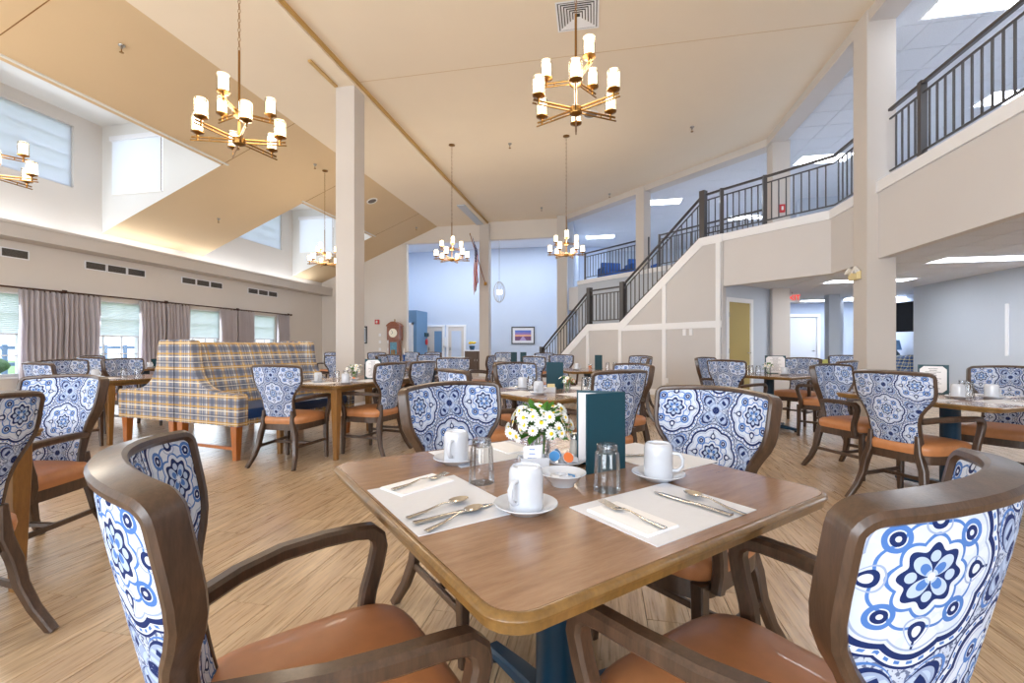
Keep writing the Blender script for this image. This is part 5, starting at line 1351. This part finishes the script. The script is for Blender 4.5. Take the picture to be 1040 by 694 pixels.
framed('picture', -3.72, yw, 1.25, 2.08, 1.12, 'sunset_print', 'framed sunset boardwalk picture on the blue wall')
framed('picture', -5.55, yw, 1.30, 2.10, .46, 'menu_page', 'framed dark panelled print above the cabinet', 0, .06)
framed('picture', -9.45, YB, 1.25, 1.95, .35, 'sea_print', 'dark framed picture at the column edge on the beige wall', 0, .04)
framed('picture', 8.45, 18.0, 1.25, 1.95, .95, 'sea_print', 'blue seascape picture on the rear lounge wall', 0, .03)
t = thing('cabinet', 'brown wooden cabinet with white top against the blue wall', 'cabinet', (-5.75, 20.6, 0))
MB().box(-.55, -.25, .06, .55, .25, .92).build('body', 'dresser_wood', t); MB().box(-.6, -.28, .92, .6, .28, .97).build('counter', 'trim_white', t)
for s in (-1, 1):
    d = MB().box(.02 if s > 0 else -.52, -.27, .1, .52 if s > 0 else -.02, -.25, .88).build('door', 'dresser_wood', t); MB().box(s*.06-.01, -.285, .45, s*.06+.01, -.27, .55).build('handle', 'nickel', d)
t = thing('flower_pot', 'blue pot of yellow flowers on the cabinet', 'flowers', (-6.0, 20.55, .97)); MB().lathe([(.09, 0), (.13, .12), (.14, .2), (.12, .2)], 16).build('pot', 'pedestal_blue', t, smooth=40)
rg = random.Random(4)
for k in range(12):
    a = k*2.4; r_ = .05+.11*math.sqrt(k/12); MB().lathe([(0, -.05), (.05, -.03), (.065, .01), (0, .05)], 8).build('bloom', 'yellow_flower', t, smooth=60).location = (r_*math.cos(a), r_*math.sin(a), .32+.06*rg.random()-.6*r_*r_)
tag(MB().box(-5.45, 20.5, .97, -5.15, 20.7, 1.12).build('small_box', 'royal_blue', bevel=.01), 'small blue box beside the flower pot on the cabinet', 'box')
t = thing('wall_phone', 'pale wall phone between the two lobby doors', 'phone', (-7.6, yw-.03, 1.35)); MB().box(-.1, -.06, -.25, .1, .03, .25).build('body', 'door_white', t, bevel=.01); MB().tube([(-.05, -.1, -.2), (-.05, -.1, .2)], .03, 8).build('handset', 'plate_white', t)
t = thing('wall_heart', 'red round ornament under a blue sign on the partition side', 'wall decoration', (-8.08, 20.1, 1.35)); t.rotation_euler = (0, PI/2, 0)
MB().lathe([(0, -.02), (.13, -.01), (.15, .02), (0, .05)], 16).build('disc', 'red_plastic', t, smooth=50); o = MB().box(-.42, -.22, -.01, -.25, .22, .03).build('sign', 'menu_teal', t)
# grandfather clock
t = thing('grandfather_clock', 'tall brown grandfather clock with arched top against the beige wall', 'clock', (-7.95, 16.52, 0), .0)
MB().box(-.27, -.16, 0, .27, .17, .42).build('plinth', 'clock_wood', t, bevel=.01); MB().box(-.20, -.13, .42, .20, .16, 1.38).build('trunk', 'clock_wood', t, bevel=.01)
MB().box(-.26, -.16, 1.38, .26, .17, 1.92).build('hood', 'clock_wood', t, bevel=.01)
pts = [(-.29, 1.92)]+[(-.29+.58*k/20, 1.94+.17*math.sin(PI*k/20)**.8) for k in range(21)]+[(.29, 1.92)]
MB().prism(pts, lambda p: (p[0], -.18, p[1]), lambda p: (p[0], .17, p[1])).build('pediment', 'clock_wood', t)
MB().lathe([(0, 0), (.03, .01), (.02, .05), (.03, .08), (0, .12)], 10, (0, 0, 2.10)).build('finial', 'brass', t, smooth=60)
dd = MB().lathe([(0, 0), (.17, 0), (.17, .012), (0, .012)], 28).build('dial', 'clock_face', t); dd.matrix_local = Matrix.Translation((0, -.162, 1.66)) @ Matrix.Rotation(PI/2, 4, 'X')
for L_, a in ((.12, .5), (.08, 2.2)): MB().box(-.006, -.0, .012, .006, L_, .016).build('clock_hand', 'black_plastic', dd).rotation_euler = (0, 0, a)
w_ = MB().box(-.14, -.135, .50, .14, -.128, 1.30).build('trunk_glass', 'sea_print', t)
for x in (-.06, 0, .06): MB().lathe([(0, 0), (.022, 0), (.022, .26), (0, .26)], 10, (x, -.15, .75)).build('weight', 'brass', t, smooth=40)
for k, x in enumerate((-8.72, -8.35)):
    for j, z in enumerate((1.02, 1.32, 1.60)[:3 if k == 0 else 2]):
        tag(MB().box(x-.05, YB-.012, z-.06, x+.05, YB, z+.06).build('switch_plate', 'trim_white'), 'white plate on the beige wall, %s row, %s the clock' % (['lowest', 'middle', 'highest'][j], ['farther from', 'next to'][k]), 'light switch', 'plates beside the clock')
t = thing('fire_alarm', 'red fire alarm strobe high on the beige wall', 'fire alarm', (-8.95+.12, YB-.0, 2.12)); MB().box(-.09, -.06, -.09, .09, 0, .09).build('housing', 'red_plastic', t, bevel=.01); MB().box(-.03, -.08, -.05, .03, -.06, .05).build('strobe_lens', 'plate_white', t)
# exit sign with lettering
t = thing('exit_sign', 'hanging red EXIT sign in the corridor behind the pillar', 'exit sign', (4.45, 12.0, 2.30))
MB().box(-.17, -.02, -.10, .17, .02, .10).build('housing', 'plate_white', t, bevel=.006); MB().box(-.01, -.01, .10, .01, .01, .14).build('hanger', 'nickel', t)
def text3d(s, size, mat, parent, mw):
    cu = bpy.data.curves.new('lettering', 'FONT'); cu.body = s; cu.size = size; cu.align_x = 'CENTER'; cu.align_y = 'CENTER'; cu.extrude = .002
    tmp = bpy.data.objects.new('lettering_tmp', cu); COL.objects.link(tmp)
    dg = bpy.context.evaluated_depsgraph_get(); me = bpy.data.meshes.new_from_object(tmp.evaluated_get(dg)); bpy.data.objects.remove(tmp)
    me.materials.clear(); me.materials.append(M[mat]); return put('lettering', me, parent, mw=mw)
text3d('EXIT', .17, 'exit_glow', t, Matrix.Translation((0, -.023, 0)) @ Matrix.Rotation(PI/2, 4, 'X'))
# television and lounge bits
t = thing('television', 'black flat television tilted out on the lounge wall', 'television', (7.16, 12.5, 1.85), -1.15)
MB().box(-.42, -.03, -.36, .42, .03, .36).build('screen_case', 'black_plastic', t, bevel=.008); MB().box(-.40, -.034, -.33, .40, -.031, .33).build('screen', 'black_plastic', t); MB().box(-.05, .03, -.05, .05, .42, .05).build('wall_arm', 'black_plastic', t)
t = thing('table_lamp', 'dark vase lamp below the television', 'lamp', (7.35, 13.4, 0)); MB().lathe([(.2, 0), (.2, .03), (.03, .05), (.03, .6), (.12, .75), (.12, .95), (.05, 1.05)], 14).build('lamp_base', 'pedestal_blue', t, smooth=40); MB().lathe([(.16, 1.05), (.11, 1.3)], 16).build('lamp_shade', 'wall_dark_blue', t)
# upper gallery furniture
for k, (x, y) in enumerate(((.4, 16.2), (1.3, 15.7))):
    t = thing('armchair', ['blue armchair behind the far gallery rail', 'second blue armchair behind the far gallery rail'][k], 'armchair', (x, y, ST), .4, 'blue gallery armchairs')
    MB().box(-.36, -.32, .12, .36, .34, .45).build('seat', 'royal_blue', t, bevel=.04, smooth=50); MB().box(-.36, .26, .45, .36, .4, .85).build('backrest', 'royal_blue', t, bevel=.04, smooth=50)
    for s in (-1, 1): MB().box(s*.42-.07, -.32, .12, s*.42+.07, .36, .62).build('armrest', 'royal_blue', t, bevel=.03, smooth=50)
    for a in (-.3, .3):
        for b in (-.26, .28): MB().box(a-.02, b-.02, 0, a+.02, b+.02, .13).build('leg', 'chair_wood', t)
t = thing('fire_alarm', 'red alarm box on the upper gallery post', 'fire alarm', (3.9, 11.09, 4.2)); MB().box(-.06, -.05, -.09, .06, 0, .09).build('housing', 'red_plastic', t, bevel=.01); MB().box(-.02, -.065, -.04, .02, -.05, .04).build('strobe_lens', 'plate_white', t)

# ------------------------------------------------------------------ outdoors beyond the windows
o = MB().box(-60, -20, -.4, -11.6, 45, -.3).build('ground_outside', 'lawn'); struct(o, 'pale lawn outside the windows', 'ground')
for k, y in enumerate((5.6, 8.4, 11.2, 14.0, 17.5)):
    m_ = MB(); rg = random.Random(k)
    for j in range(60):
        a = rg.random()*6.28; r_ = .7*math.sqrt(rg.random()); z = rg.random()*1.2; s = .16+.12*rg.random()
        m_.lathe([(0, -s), (s*.8, -s*.4), (s, 0), (s*.7, s*.5), (0, s)], 6, (r_*math.cos(a), r_*math.sin(a)*1.3, z))
    t = thing('garden_shrub', 'green garden shrub outside the %s window' % ['picture edge', 'second', 'third', 'fourth', 'last'][k], 'shrub', (-14.6-.8*(k % 2), y+2, -.3), group='garden shrubs')
    q = m_.build('foliage', 'hedge_green', t, smooth=60); q['kind'] = 'stuff'
    MB().lathe([(.06, 0), (.05, .5)], 8).build('stem', 'clock_wood', t)
fn = thing('garden_fence', 'pale blue garden fence beyond the lawn', 'fence', (-17.5, 0, -.3))
for k in range(26): MB().box(-.03, 4+k*.7, 0, .03, 4.12+k*.7, 1.5).build('post', 'fence_blue', fn)
for z in (.35, .85, 1.35): MB().box(-.02, 4, z, .02, 21.6, z+.1).build('rail', 'fence_blue', fn)
